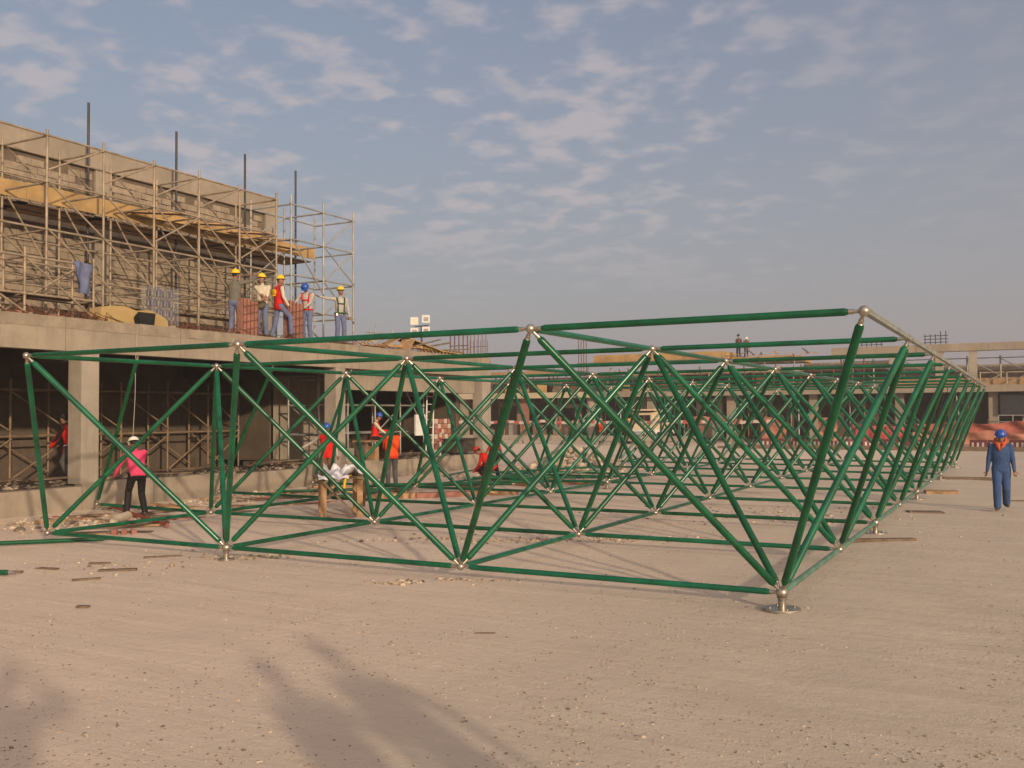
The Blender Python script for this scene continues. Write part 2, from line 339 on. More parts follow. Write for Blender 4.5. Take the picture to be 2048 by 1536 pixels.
for j in range(NJ):
    for i in range(NI):
        sup = (i == 0 and j % 2 == 0) or (i == 2 and j % 4 == 0)
        node(Bn(i, j), sup); node(Tn(i, j))
        if i+1 < NI:
            bar(Bn(i, j), Bn(i+1, j), RC, frame); bar(Tn(i, j), Tn(i+1, j), RC, frame)
        if j+1 < NJ:
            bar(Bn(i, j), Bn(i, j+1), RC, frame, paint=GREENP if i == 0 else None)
            if i > 0: bar(Tn(i, j), Tn(i, j+1), RC, frame)
            else:
                p, q = Tn(0, j), Tn(0, j+1); m = MB()
                m.beam(p+Vector((0, .05, .0)), q-Vector((0, .05, 0)), .055, .034).beam(p+Vector((-.026, .07, .026)), q+Vector((-.026, -.07, .026)), .008, .018).beam(p+Vector((.026, .07, .026)), q+Vector((.026, -.07, .026)), .008, .018)
                m.box(p.x-.036, p.x+.036, q.y-.10, q.y-.06, p.z-.024, p.z+.042)
                child(m, 'edge_rail', GALV, frame)
        for di in (0, 1):
            for dj in (0, 1):
                if i+di < NI and j+dj < NJ: bar(Bn(i, j), Tn(i+di, j+dj), RD, frame)
        if sup:
            m = MB(); p = Bn(i, j)
            m.lathe([(.055, -.045), (.05, -.065), (.043, -.09), (.043, -.16)], p, n=18, caps=False)
            m.lathe([(.043, -.16), (.2, -.165), (.205, -.175), (.205, -.192)] if i == 0 else [(.043, -.16), (.12, -.165), (.12, -.185)], p, n=28)
            for k in range(4):
                a = k*math.pi/2+.6; m.lathe([(.014, -.166), (.014, -.152)], p+Vector((.14*math.cos(a), .14*math.sin(a), 0)), n=6)
            child(m, 'foot', STEEL, frame)
# half-built bay on the left: lower chords with single diagonals still waiting for their upper node
for j, tip in ((1, (-13.96, 3.31, 3.47)), (2, (-13.86, 7.30, 3.42)), (3, (-14.01, 10.61, 3.49))):
    p = Bn(4, j)+Vector((.35, .25, 0)); node(p); bar(p, Bn(3, j), RC, frame); bar(p, Vector(tip), RD, frame)

# loose tubes on the ground
def loose(p, q, label, group=None):
    p, q = Vector(p), Vector(q); d = q-p
    m = bar_mesh(d.length, .036, 0, 0)
    o = link('steel_tube', m, None, M=Matrix.Translation(p) @ d.to_track_quat('Z', 'Y').to_matrix().to_4x4(), label=label, cat='tube', group=group)
loose((-14.9, -2.75, .05), (-11.6, .72, .05), 'loose green tube on the sand passing under the front left corner of the frame')
loose((-13.2, -4.0, .05), (-9.75, -2.32, .05), 'green tube end poking in at the left edge of the photo')
LG = 'loose green tubes heaped on timbers behind the frame'; LL = 'loose green tube lying in the heap on timbers between the frame and the low wall'
for p, q in [((-14.3, 11.3, .16), (-11.2, 13.7, .16)), ((-14.0, 11.0, .16), (-10.8, 13.3, .16)), ((-13.6, 10.8, .24), (-10.2, 13.0, .20)), ((-12.2, 13.6, .16), (-8.6, 15.6, .16)),
             ((-12.4, 14.2, .24), (-8.8, 16.0, .24)), ((-12.9, 15.4, .16), (-9.6, 18.0, .30)), ((-13.4, 16.4, .22), (-9.8, 18.3, .42)), ((-13.0, 17.4, .16), (-8.9, 17.6, .16)), ((-12.6, 13.0, .35), (-13.8, 16.8, .30)), ((-15.6, 9.2, .1), (-12.7, 11.6, .1))]:
    loose(p, q, LL, LG)
for k, (x, y, a) in enumerate([(-13.0, 11.7, .6), (-11.4, 12.9, .75), (-11.2, 14.9, .5), (-9.6, 15.9, .6), (-11.5, 16.8, .9)]):
    m = MB().box(-.9, .9, -.06, .06, 0, .11); m.obj('timber_bearer', WOOD, M=Matrix.Translation((x, y, .005)) @ Matrix.Rotation(a-1.6+.3*k, 4, 'Z'), label='rough timber bearer under the heap of loose green tubes', cat='timber', group='timber bearers under the tubes')

# ---------------------------------------------------------------- left building: deck on columns
XF = -16.8; YA, YB = -9.0, 23.35
bld = thing('concrete_building', 'unfinished concrete building with a deep deck edge on columns beside the frame', 'building', (XF, 0, 0))
def bp_(mb, name, m, label=None, kind=None): return child(mb, name, m, bld, label, kind)
ed = [YA, -4.2, .9, 3.7, 7.05, 10.9, 14.6, 18.6, YB]
for k in range(len(ed)-1):
    m = MB(); y0, y1 = ed[k]+.007, ed[k+1]-.007
    m.box(XF-.30, XF, y0, y1, 3.655, 4.17)
    # uneven upper kerb poured later, slightly set back
    ny = max(2, int((y1-y0)/.35)); vs = []; fs = []
    for a in range(ny+1):
        y = y0+(y1-y0)*a/ny; o = -.012+.014*noise.noise(Vector((y*1.3, 5, 0))); zt = 4.42+.012*noise.noise(Vector((y*.9, 8, 1)))
        vs += [(XF-.30, y, 4.17), (XF-o, y, 4.165-.035*noise.noise(Vector((y*2.1, 2, 2)))), (XF-o-.01, y, zt), (XF-.30, y, zt)]
    for a in range(ny):
        for c in range(4): fs.append((a*4+c, a*4+(c+1) % 4, a*4+4+(c+1) % 4, a*4+4+c)[::-1])
    fs += [(0, 1, 2, 3), tuple(ny*4+c for c in (3, 2, 1, 0))]
    bp_(m, 'edge_panel', CONC); m = MB(); m.add(vs, fs); bp_(m, 'kerb', CONCK)
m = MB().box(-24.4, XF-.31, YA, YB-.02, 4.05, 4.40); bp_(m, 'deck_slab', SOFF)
for yc in (4.36, 13.62, 23.0):
    m = MB(); wy = .24 if yc < 20 else .34
    m.box(XF-.45, XF-.003, yc-wy, yc+wy, .60, 3.652)
    bp_(m, 'column', CONC2)
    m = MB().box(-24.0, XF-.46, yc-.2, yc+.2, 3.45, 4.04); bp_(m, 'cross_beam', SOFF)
m = MB().box(XF-.75, XF-.32, 13.9, 22.6, 2.98, 4.03); bp_(m, 'drop_beam', CONC)
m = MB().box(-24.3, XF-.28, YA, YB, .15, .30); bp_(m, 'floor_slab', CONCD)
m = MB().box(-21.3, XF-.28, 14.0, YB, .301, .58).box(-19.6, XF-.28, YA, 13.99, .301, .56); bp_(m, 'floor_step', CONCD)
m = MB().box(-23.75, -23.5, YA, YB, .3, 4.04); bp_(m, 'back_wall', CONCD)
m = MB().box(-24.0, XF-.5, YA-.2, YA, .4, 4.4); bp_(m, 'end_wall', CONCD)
m = MB().box(-21.2, -20.95, 15.0, 18.2, .58, 4.04); bp_(m, 'back_wall', CONC, 'pale plastered wall behind the far bay')
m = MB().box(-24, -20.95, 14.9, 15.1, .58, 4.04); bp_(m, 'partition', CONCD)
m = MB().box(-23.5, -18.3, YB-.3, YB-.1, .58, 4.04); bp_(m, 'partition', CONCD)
m = MB().box(-21.0, -19.6, YB-.45, YB-.31, 2.9, 3.4); bp_(m, 'lintel', CONC2)
# low retaining wall below the columns
wall = thing('retaining_wall', 'low stained concrete wall along the foot of the building', 'wall', (XF, 0, 0))
ed = [YA, -5.0, -.6, 4.15, 6.2, 9.0, 12.2, 15.6, 19.2, YB]
for k in range(len(ed)-1):
    zt = .60+.05*math.sin(k*2.3)
    m = MB().box(XF-.25, XF+.02+.01*math.sin(k*5), ed[k]+.006, ed[k+1]-.006, -.1, zt); child(m, 'wall_panel', CONC, wall)
# rough screed and rubble on the floor edge behind the low wall
m = MB(); rnd = random.Random(11)
for k in range(800):
    y = rnd.uniform(-3, 22.5); x = XF-.3-rnd.random()**1.5*2.2; r = rnd.uniform(.03, .13)
    m.rock((x, y, .57+r*.1), r*rnd.uniform(.4, 1), rnd, rnd.choice((0, 0, 0, 1)), rnd.uniform(.25, .6))
m.obj('rubble_on_floor', [STONE[2], STONE[1]], kind='stuff')
m = MB()
for k in range(26):
    y = rnd.uniform(-2, 22); x = XF-rnd.uniform(.35, 2.0); a = rnd.uniform(-.5, .5)+math.pi/2; ln = rnd.uniform(.6, 2.2)
    m.beam((x, y, .64+rnd.uniform(0, .1)), (x+ln*math.cos(a), y+ln*math.sin(a), .66+rnd.uniform(0, .12)), rnd.uniform(.06, .2), .03)
m.obj('board_offcuts', WOODG, kind='stuff')

# ---------------------------------------------------------------- block wall on the deck
XW = -22.6; WY0, WY1 = -4.0, 17.05
bw = thing('block_wall', 'tall unfinished block wall with smooth concrete bands behind the scaffold', 'wall', (XW, 0, 4.4))
m = MB().box(XW-.28, XW+.10, WY0, WY1, 9.70, 10.36); child(m, 'top_beam', CONC, bw)
m = MB().box(XW-.28, XW+.04, WY0, WY1-.02, 7.75, 8.28); child(m, 'middle_beam', CONCK, bw)
m = MB().box(XW-.28, XW-.03, WY0, WY1-.04, 4.4, 9.69); child(m, 'mortar_core', MORT, bw)
for y0 in (-.6, 4.0, 9.0, 16.45):
    m = MB().box(XW-.02, XW+.06, y0, y0+.55, 8.29, 9.69); child(m, 'pier', CONC, bw)
    m = MB().box(XW-.02, XW+.05, y0, y0+.5, 4.4, 7.74); child(m, 'pier', CONC, bw)
rnd = random.Random(5); blocks = []
for (z0, n_) in ((8.29, 6), (4.45, 15)):
    for row in range(n_):
        y = WY0+(.2 if row % 2 else 0)
        while y < WY1-.5:
            zc = z0+row*.215
            pier = any(a-.38 < y < a+.53 for a in (-.6, 4.0, 9.0, 16.45))
            if not pier and not (row in (n_-1,) and rnd.random() < .35) and rnd.random() > .045: blocks.append((y, zc))
            y += .41
bms = []
for k in range(6):
    m = MB(); r_ = random.Random(k); v = [(x+r_.uniform(-.006, .006), y+r_.uniform(-.012, .012), q+r_.uniform(-.010, .010)) for q in (0, .192) for y in (0, .392) for x in (-.05, .012)]
    m.add(v, [(0, 2, 3, 1), (4, 5, 7, 6), (0, 1, 5, 4), (2, 6, 7, 3), (0, 4, 6, 2), (1, 3, 7, 5)]); bms.append(m.mesh('block', BLOCK))
vis = sorted(blocks, key=lambda b: (Vector((XW, b[0], b[1]))-CAM).length + (100 if b[0] < 4.6 else 0))
for (y, zc) in vis[:295]:
    link('block', rnd.choice(bms), bw, loc=(rnd.uniform(-.012, .022), y, zc-4.4))
m = MB()
for (y, zc) in vis[295:]:
    o = rnd.uniform(-.012, .022); m.box(XW-.05+o, XW+.012+o, y, y+.392, zc, zc+.192)
child(m, 'blocks', BLOCK, bw, kind='stuff')
for k, (y, lb) in enumerate(((8.15, 'dark upright pole nearest the left edge rising above the block wall'), (11.47, 'second dark pole from the left rising above the scaffold'), (14.58, 'third dark pole from the left, near the end of the block wall'), (17.25, 'rightmost dark pole, standing beyond the end of the block wall'))):
    m = MB(); m.tube((0, 0, 0), (0, 0, 7.0), .038, 10).box(-.12, .12, -.12, .12, 0, .012)
    m.obj('steel_pole', POLE, loc=(-21.8, y, 4.41), label=lb, cat='pole')

# ---------------------------------------------------------------- scaffolds
def scaffold(label, rows, ysf, levels, zb, zt, skip=(), n=8, r=.030, tubem=SCAF, braces=(), ends=()):
    s = thing('scaffold', label, 'scaffold', (rows[0], ysf[0], zb))
    def T(p, q, nm, rr=r): child(MB().tube(p, q, rr, n), nm, tubem, s)
    for k, y in enumerate(ysf):
        for x in rows:
            m = MB().tube((x, y, zb), (x, y, zt+.04*math.sin(k*3+x)), r*1.12, n)
            for zl in levels: m.lathe([(r*1.7, -.03), (r*1.9, 0), (r*1.7, .03)], (x, y, zl), n=n)
            m.box(x-.08, x+.08, y-.08, y+.08, zb, zb+.01)
            child(m, 'upright', tubem, s)
        for zl in levels:
            if len(rows) > 1: T((rows[0], y, zl-.02), (rows[1], y, zl-.02), 'transom')
            if k+1 < len(ysf):
                for x in rows: T((x, y, zl), (x, ysf[k+1], zl), 'ledger')
    for (x, k0, z0, k1, z1) in braces: T((x+.06, ysf[k0], z0), (x+.06, ysf[k1], z1), 'brace', r*.85)
    return s
YS = [-1.75, -.06, 1.63, 3.32, 5.0, 6.69, 8.38, 10.06, 11.74, 13.42]
LV = [5.70, 6.89, 8.10, 9.29]
br = []
for k in range(9):
    br += [(-19.3, k, 8.10, k+1, 6.89)] if k % 2 == 0 or k in (5, 7) else []
    br += [(-19.3, k, 6.89, k+1, 5.70)]
    br += [(-21.1, k, 9.29, k+1, 8.10), (-21.1, k, 8.10, k+1, 5.70)]
    if k in (4, 5, 6, 7): br += [(-19.3, k+1, 9.29, k, 8.4)]
    if k in (3, 5, 8): br += [(-19.3, k, 5.70, k+1, 4.5)]
sc1 = scaffold('tall tan tube scaffold with yellow boards along the block wall', (-19.3, -21.1), YS, LV, 4.41, 9.47, braces=br+[(-19.3, 8, 7.1, 9, 8.1), (-19.3, 6, 7.1, 7, 8.1)])
# boarded platforms
rnd = random.Random(8); y = -1.7
while y < 17.3:
    ln = min(2.44, 17.36-y)
    m = MB().box(-21.0, -20.982, y+.006, y+ln-.006, 7.96+rnd.uniform(-.02, .02), 8.42+rnd.uniform(-.04, .03)); child(m, 'toe_board', PLY, sc1)
    for q in range(4):
        m = MB().box(-22.35+q*.33, -22.07+q*.33, y-.1+rnd.uniform(-.2, .2), y+ln+rnd.uniform(-.1, .2) if y+ln < 17 else 17.3, 7.86+.004*q, 7.90+.004*q); child(m, 'board', WOODG if q % 2 else WOOD, sc1)
    y += 2.44
for y in (8.6, 10.5, 12.2, 13.6):
    m = MB().beam((-20.9, y, 8.17), (-19.6, y+1.3, 8.19), .28, .04); child(m, 'board', WOOD, sc1)
    m = MB().beam((-20.9, y+.3, 8.13), (-20.6, y+2.6, 8.13), .30, .04); child(m, 'board', PLY, sc1)
for y in (1.2, 3.6, 6.0, 8.4, 10.8, 13.2):
    m = MB().box(-22.0, -21.75, y+.01, y+2.38, 5.42, 5.47); child(m, 'board', WOOD, sc1)
    m = MB().box(-21.7, -21.42, y-.2, y+2.1, 5.43, 5.48); child(m, 'board', WOODG, sc1)
sc2 = scaffold('grey scaffold tower past the end of the block wall', (-19.3, -21.1), [14.14, 15.83, 17.52], [4.75, 5.70, 6.89, 8.10, 9.29], 4.41, 9.62, tubem=SCAFG,
    braces=[(-19.3, 1, 8.10, 2, 9.29), (-19.3, 1, 6.89, 2, 8.10), (-19.3, 1, 8.05, 2, 6.9), (-19.3, 0, 8.1, 1, 6.3), (-19.3, 1, 6.8, 2, 5.5), (-19.3, 1, 5.7, 2, 6.89), (-21.1, 0, 8.3, 1, 9.29), (-21.1, 0, 6.9, 1, 8.1), (-19.3, 0, 5.7, 1, 4.6)])
sc3 = scaffold('low tan scaffold on the deck edge at the far left hung with blue overalls', (-18.2, -19.0), [-1.0, 1.3, 3.65, 5.53], [5.05, 5.93], 4.41, 6.13, braces=[(-18.2, 2, 5.88, 3, 4.6), (-18.2, 1, 5.9, 2, 4.6), (-19.0, 2, 4.7, 3, 5.9), (-19.0, 1, 5.9, 2, 4.7)])
child(MB().box(-18.9, -18.4, .9, 5.3, 5.06, 5.10), 'board', WOOD, sc3)
YU = [-3.2, -1.4, .45, 2.3, 4.2, 6.04, 7.86, 9.7, 11.52, 13.27, 14.7]
br = []
for k in range(len(YU)-1): br += [(-22.2, k, 2.85, k+1, 1.75), (-22.2, k+1, 1.55, k, .45), (-23.1, k, 1.6, k+1, .5)]
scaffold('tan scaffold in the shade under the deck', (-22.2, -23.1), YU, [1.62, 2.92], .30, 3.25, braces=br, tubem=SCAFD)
scaffold('scaffold standing under the far bay of the deck', (-18.6, -19.9), [14.7, 16.3, 17.9, 19.5, 21.1], [1.5, 2.5, 3.4], .585, 4.0, tubem=SCAFG, braces=[(-18.6, 1, 3.4, 2, 2.5), (-18.6, 2, 1.5, 3, 2.5), (-19.9, 0, 2.5, 1, 1.5), (-18.6, 3, 3.4, 4, 1.5)])
# hung overalls
m = MB(); W_, D_ = 7, 9; vs = []
for j in range(D_+1):
    for i in range(W_+1):
        u, v = i/W_, j/D_; hw = .26-.10*v
        vs.append((-18.13+.05*math.sin(u*9+v*3)+.02*math.sin(v*11), 5.18+(u-.5)*2*hw+.05*v, 5.97-v*.78+.03*math.sin(u*5)))
fs = [(j*(W_+1)+i, j*(W_+1)+i+1, (j+1)*(W_+1)+i+1, (j+1)*(W_+1)+i) for j in range(D_) for i in range(W_)]
m.add(vs, fs, 0, True); m.add([(x-.05, y, q) for x, y, q in vs], [f[::-1] for f in fs], 0, True)
m.obj('overalls', DENIM, label='faded blue overalls hanging from the low scaffold rail', cat='overalls')

# ---------------------------------------------------------------- things on the deck edge
m = MB(); prof = [(4.9, 4.42), (4.92, 4.78), (5.2, 4.85), (5.6, 4.87), (5.98, 4.79), (6.12, 4.80), (6.3, 4.85), (6.45, 4.82), (6.75, 4.74), (6.95, 4.62), (6.98, 4.42)]
nn = len(prof); m.add([(-17.55, y, q) for y, q in prof]+[(-17.15, y, q) for y, q in prof], [tuple(range(nn))[::-1], tuple(range(nn, 2*nn))]+[(i, (i+1) % nn, nn+(i+1) % nn, nn+i) for i in range(nn)])
m.obj('foam_sheet', mat('yellow_foam', (.39, .275, .115), .85, 0, .1, 2, .2, 30), label='mound of yellow sheeting with a humped top on the deck edge', cat='sheeting')
m = MB(); m.add([(-17.13, 5.86, 4.62), (-17.13, 6.28, 4.62), (-16.90, 6.34, 4.74), (-16.90, 5.80, 4.74), (-17.13, 5.90, 4.43), (-17.13, 6.24, 4.43), (-16.90, 6.30, 4.43), (-16.90, 5.88, 4.43)], [(0, 1, 2, 3), (7, 6, 5, 4), (3, 2, 6, 7), (1, 0, 4, 5), (0, 3, 7, 4), (2, 1, 5, 6)])
m.obj('bucket', BLACK, label='black flared mortar tub in front of the yellow sheeting', cat='tub')
pal = thing('wrapped_pallet', 'stack of small bottles wrapped in clear plastic on the deck edge', 'pallet', (-17.5, 7.2, 4.42))
m = MB()
for i in range(4):
    for j in range(2):
        for k in range(4): m.lathe([(.055, 0), (.055, .16), (.02, .2), (.02, .235)], (-17.62+j*.13, 6.74+i*.21, 4.52+k*.25), n=7, mi=(i+j+k) % 2)
child(m, 'bottle_stack', [mat('bottle_clear', (.13, .105, .09), .45, 0, .5, 12, 0, spec=.4), mat('bottle_blue', (.07, .06, .09), .4, 0, .3, 12, 0, spec=.4)], pal)
child(MB().box(-17.74, -17.36, 6.62, 7.50, 4.42, 4.50), 'pallet_base', WOOD, pal)
fm = bpy.data.materials.new('plastic_film'); fm.use_nodes = True; t_ = fm.node_tree; b_ = t_.nodes['Principled BSDF']; b_.inputs['Roughness'].default_value = .12; b_.inputs['Alpha'].default_value = .09; b_.inputs['Base Color'].default_value = (.7, .7, .72, 1)
nn_ = t_.nodes.new('ShaderNodeTexNoise'); nn_.inputs['Scale'].default_value = 9; bp2 = t_.nodes.new('ShaderNodeBump'); bp2.inputs['Strength'].default_value = .9; bp2.inputs['Distance'].default_value = .05
t_.links.new(nn_.outputs[0], bp2.inputs['Height']); t_.links.new(bp2.outputs[0], b_.inputs['Normal'])
child(MB().box(-17.75, -17.35, 6.61, 7.51, 4.51, 5.52), 'plastic_wrap', fm, pal)
for yc, xh, zt, lb in ((9.70, .32, 5.46, 'red brown boxed column stub with rebar left of the pouch man'), (11.62, .34, 5.58, 'red brown boxed column stub with rebar between the red vest man and blue helmet man')):
    t = thing('column_starter', lb, 'column form', (-17.15, yc, 4.42), 'red brown column starters on the deck edge')
    for s_ in (-1, 1):
        child(MB().box(-17.10, -16.92, yc+s_*xh*.5-.165, yc+s_*xh*.5+.155, 4.42, zt-.05*(s_ > 0)), 'form_panel', REDFORM, t)
    for k in range(5): child(MB().tube((-16.89, yc-xh*.95+k*xh*.46, 4.40), (-16.89, yc-xh*.9+k*xh*.46, zt+.15*(k % 2)), .010, 6), 'rebar', RUST, t)
    for q in range(4): child(MB().beam((-16.875, yc-xh, 4.55+q*.22), (-16.875, yc+xh*.9, 4.68+q*.22), .010, .014), 'tie_wire', RUST, t)
# bent rebar along the edge
rnd = random.Random(21); m = MB()
for k in range(150):
    y = rnd.choice((rnd.uniform(2, 5), rnd.uniform(6.8, 10), rnd.uniform(9, 14), rnd.uniform(13, 19))); x = XF-rnd.uniform(.08, .5); a = rnd.uniform(-1, 1); h = rnd.uniform(.05, .28); ln = rnd.uniform(.25, .8)
    m.path([(x, y, 4.40), (x-.05, y+ln*.3, 4.42+h), (x-.03, y+ln*.6, 4.42+h*.7+.1*a*h), (x+.04, y+ln, 4.44+.05*abs(a))], .009, 5)
m.obj('bent_rebar', RUST, kind='stuff')
m = MB()
for k in range(90):
    y = rnd.uniform(2, 21); r = rnd.uniform(.04, .16); m.rock((XF-rnd.uniform(.35, .8), y, 4.42+r*.2), r, rnd, rnd.choice((0, 1, 1)))
m.obj('deck_rubble', [BLOCK, REDFORM], kind='stuff')
m = MB().path([(-16.9, 5.9, 4.45), (-16.72, 5.62, 4.40), (-16.72, 5.58, 3.6), (-16.70, 5.55, 2.6), (-16.72, 5.5, 1.5), (-16.6, 5.4, .9)], .007, 6)
m.obj('hanging_rope', mat('pale_rope', (.42, .37, .30), .9, 0, .2, 9, .1), label='thin pale rope hanging down the deck edge from the mortar tub', cat='rope')
# tie holes along the deck edge
m = MB(); rnd = random.Random(41)
# fallen formwork heap near the far end of the deck
hp = thing('formwork_heap', 'collapsed heap of yellow plywood and timber at the far end of the deck', 'formwork', (-17.5, 17.6, 4.41))
for k, (p, q, w_, h_, m_) in enumerate([((-18.0, 15.3, 4.5), (-17.4, 16.9, 4.85), .5, .03, PLY), ((-18.0, 17.0, 4.46), (-17.5, 18.0, 5.0), .9, .03, PLY), ((-17.6, 18.0, 4.95), (-17.2, 19.9, 4.5), .8, .03, PLY), ((-17.4, 18.6, 4.62), (-17.0, 21.2, 4.46), .5, .03, PLY),
        ((-17.2, 16.2, 4.55), (-17.0, 18.6, 4.6), .1, .1, WOOD), ((-17.1, 18.4, 4.55), (-17.2, 20.9, 4.92), .06, .06, WOODG), ((-17.0, 18.0, 4.6), (-17.1, 20.0, 4.98), .05, .05, WOODG), ((-17.2, 19.0, 4.5), (-16.9, 21.9, 4.72), .05, .05, WOODG), ((-17.0, 15.1, 4.5), (-17.3, 16.3, 4.52), .2, .05, WOOD), ((-16.95, 17.3, 4.45), (-17.1, 17.9, 4.85), .5, .03, WOOD)]):
    child(MB().beam(p, q, w_, h_), 'plywood_sheet' if h_ < .04 else 'timber', m_, hp)
for k in range(14):
    child(MB().beam((-16.92, 18.5+k*.24, 4.46), (-17.25, 18.75+k*.24, 4.62), .05, .04), 'timber', PLY, hp)
tr = thing('trestle', 'small grey tube trestle on the deck beside the scaffold tower', 'trestle', (-18.6, 18.2, 4.41))
for p, q in [((-18.6, 17.6, 4.42), (-18.6, 17.6, 5.25)), ((-18.6, 19.0, 4.42), (-18.6, 19.0, 5.35)), ((-18.6, 17.4, 5.15), (-18.6, 19.2, 5.2)), ((-18.6, 17.6, 4.6), (-18.6, 19.0, 5.2)), ((-18.6, 17.8, 4.6), (-18.7, 18.1, 5.5))]:
    child(MB().tube(p, q, .025, 6), 'tube', SCAFG, tr)


# ---------------------------------------------------------------- things in and around the far bay
m = MB().tube((-18.0, 20.3, .65), (-18.0, 20.75, 3.2), .03, 6).tube((-18.0, 20.75, .65), (-18.0, 21.2, 3.2), .03, 6)
ld = thing('ladder', 'white ladder leaning in the far bay under the deck', 'ladder', (-18, 20.5, .6))
for o in (0, .48): child(MB().tube((-17.9, 20.2+o, .6), (-18.2, 20.75+o, 3.3), .03, 6), 'rail', WHITE, ld)
for k in range(9): f_ = (k+.5)/9; child(MB().tube((-17.9-.3*f_, 20.2+.55*f_, .6+2.7*f_), (-17.9-.3*f_, 20.68+.55*f_, .6+2.7*f_), .016, 6), 'rung', WHITE, ld)
m = MB().box(-18.05, -17.98, 19.65, 20.3, 1.35, 2.15); o = m.obj('board', WHITE, label='white board standing beside the ladder in the far bay', cat='board')
bk = thing('brick_stack', 'stack of hollow red and white blocks beside the far column', 'brick stack', (-18.0, 21.5, .58))
HB = mat('hollow_brick', (.36, .16, .12), .9, 0, .4, 6, .2); rnd = random.Random(4)
for r_ in range(7):
    for k in range(5):
        y = 21.0+k*.24+rnd.uniform(-.02, .02); q = .59+r_*.20
        child(MB().box(-18.2, -18.0+rnd.uniform(-.02, .02), y, y+.21, q, q+.18), 'brick', HB if (r_+k) % 3 else STONE[0], bk)
m = MB().box(-17.6, -17.0, 21.0, 22.4, .66, 1.15); m.box(-17.7, -16.95, 20.9, 22.5, 1.15, 1.2)
m.obj('crate', mat('dark_crate', (.06, .05, .035), .9, 0, .3, 4, .3), label='dark covered crate at the foot of the far column', cat='crate')
m = MB()
for k in range(6): m.box(-16.9, -16.84, 19.55+.01*k, 19.62+.01*k, .62+k*.17, .62+(k+1)*.17, k % 2)
m.obj('striped_post', [TAPE_W, TAPE_R], label='red and white striped post standing before the far bay', cat='post')
bn = thing('bench', 'brown board bench on the floor edge that the seated man uses', 'bench', (-17.0, 15.6, .6))
child(MB().box(-17.25, -16.72, 14.8, 16.5, 1.25, 1.30), 'seat', WOOD, bn)
for y in (14.95, 16.2): child(MB().box(-17.2, -16.85, y, y+.2, .58, 1.25), 'leg', WOODG, bn)
for (y, z1, w_, mm, lb) in ((14.3, 1.05, .7, CONC2, 'pale block standing left of the bench on the floor edge'), (15.75, 1.08, .4, WOOD, 'tan wooden box under the right end of the bench')):
    m = MB().box(-17.5, -16.95, y-w_*.3, y+w_*.3, .58, z1); m.box(-17.48, -16.97, y-w_*.28, y+w_*.28, z1, z1+.02); m.obj('box', mm, label=lb, cat='box')

# ---------------------------------------------------------------- work table with papers
tb = thing('trestle_table', 'rough timber work table covered with crumpled papers inside the frame', 'table', (-10.8, 6.0, 0), rz=R(42))
def tpart(mb, name, m_): return mb.obj(name, m_, tb)
for x, y in ((-.38, -.55), (.38, -.55), (-.38, .55), (.38, .55)): tpart(MB().box(x-.06, x+.06, y-.05, y+.05, -.02, .80), 'leg', WOOD)
tpart(MB().beam((-.42, -.63, .78), (.30, -.66, .02), .17, .04), 'brace', WOODG); tpart(MB().beam((.46, -.45, .70), (.52, .75, .10), .17, .04), 'brace', WOODG); tpart(MB().beam((.46, -.5, .74), (.46, .5, .1), .13, .04), 'brace', WOODG)
for k in range(4): tpart(MB().box(-.56+k*.29, -.285+k*.29, -.75, .78, .805, .835), 'board', WOOD if k % 2 else WOODG)
TM = Matrix.Translation((-10.8, 6.0, 0)) @ Matrix.Rotation(R(42), 4, 'Z')
def sheet(cx, cy, sx_, sy_, amp, seed, z0, droop=0):
    m = MB(); n_ = 12; vs = []
    for j in range(n_+1):
        for i in range(n_+1):
            u, v = i/n_-.5, j/n_-.5; x, y = cx+u*sx_, cy+v*sy_
            h = abs(noise.noise(Vector((u*3.2+seed, v*3.2, seed))))*amp
            d = max(0, abs(x)-.56)+max(0, -.75-y); vs.append((x, y, z0+h-d*droop))
    m.add(vs, [(j*(n_+1)+i, j*(n_+1)+i+1, (j+1)*(n_+1)+i+1, (j+1)*(n_+1)+i) for j in range(n_) for i in range(n_)], 0, True); return m
sheet(.08, .08, .85, 1.0, .42, 1.7, .842, .8).obj('paper_sheet', PAPER, M=TM, label='large crumpled white sheet bunched on the trestle table', cat='paper')
sheet(-.18, -.56, .62, .5, .10, 5.1, .840, .7).obj('paper_sheet', PAPER, M=TM, label='flat white sheet hanging over the near edge of the trestle table', cat='paper')
m = MB(); m.path([(.2, -.55, .86), (.1, -.70, .86), (.05, -.80, .78), (.03, -.83, .62)], .03, 6); m.obj('cloth_rag', YHAT, M=TM, label='yellow rag hanging from the near corner of the trestle table', cat='rag')

# ---------------------------------------------------------------- scrap on the ground
def scrap(name, p, ln, w_, h_, a, m_, label, cat, group=None, tilt=0):
    M = Matrix.Translation((p[0], p[1], gz(p[0], p[1])+h_/2-.006)) @ Matrix.Rotation(a, 4, 'Z') @ Matrix.Rotation(tilt, 4, 'Y')
    m = MB(); r_ = random.Random(int(p[0]*100)); k = 4; vs = []
    for i in range(k+1):
        x = -ln/2+ln*i/k; e = r_.uniform(-.06, .06)*w_
        vs += [(x, -w_/2+e, -h_/2), (x, w_/2+e, -h_/2), (x, w_/2+e, h_/2), (x, -w_/2+e, h_/2)]
    fs = [(i*4+c, i*4+(c+1) % 4, i*4+4+(c+1) % 4, i*4+4+c) for i in range(k) for c in range(4)]+[(3, 2, 1, 0), tuple(k*4+c for c in range(4))]
    m.add(vs, fs); return m.obj(name, m_, M=M, label=label, cat=cat, group=group)
scrap('plank', (.18, 6.3), 1.25, .16, .05, .55, WOODG, 'short brown plank on the gravel by the second steel foot of the right side', 'plank')
scrap('plank', (.45, 11.6), .7, .4, .03, .3, WOODG, 'weathered plywood scrap by the third steel foot of the right side', 'plank')
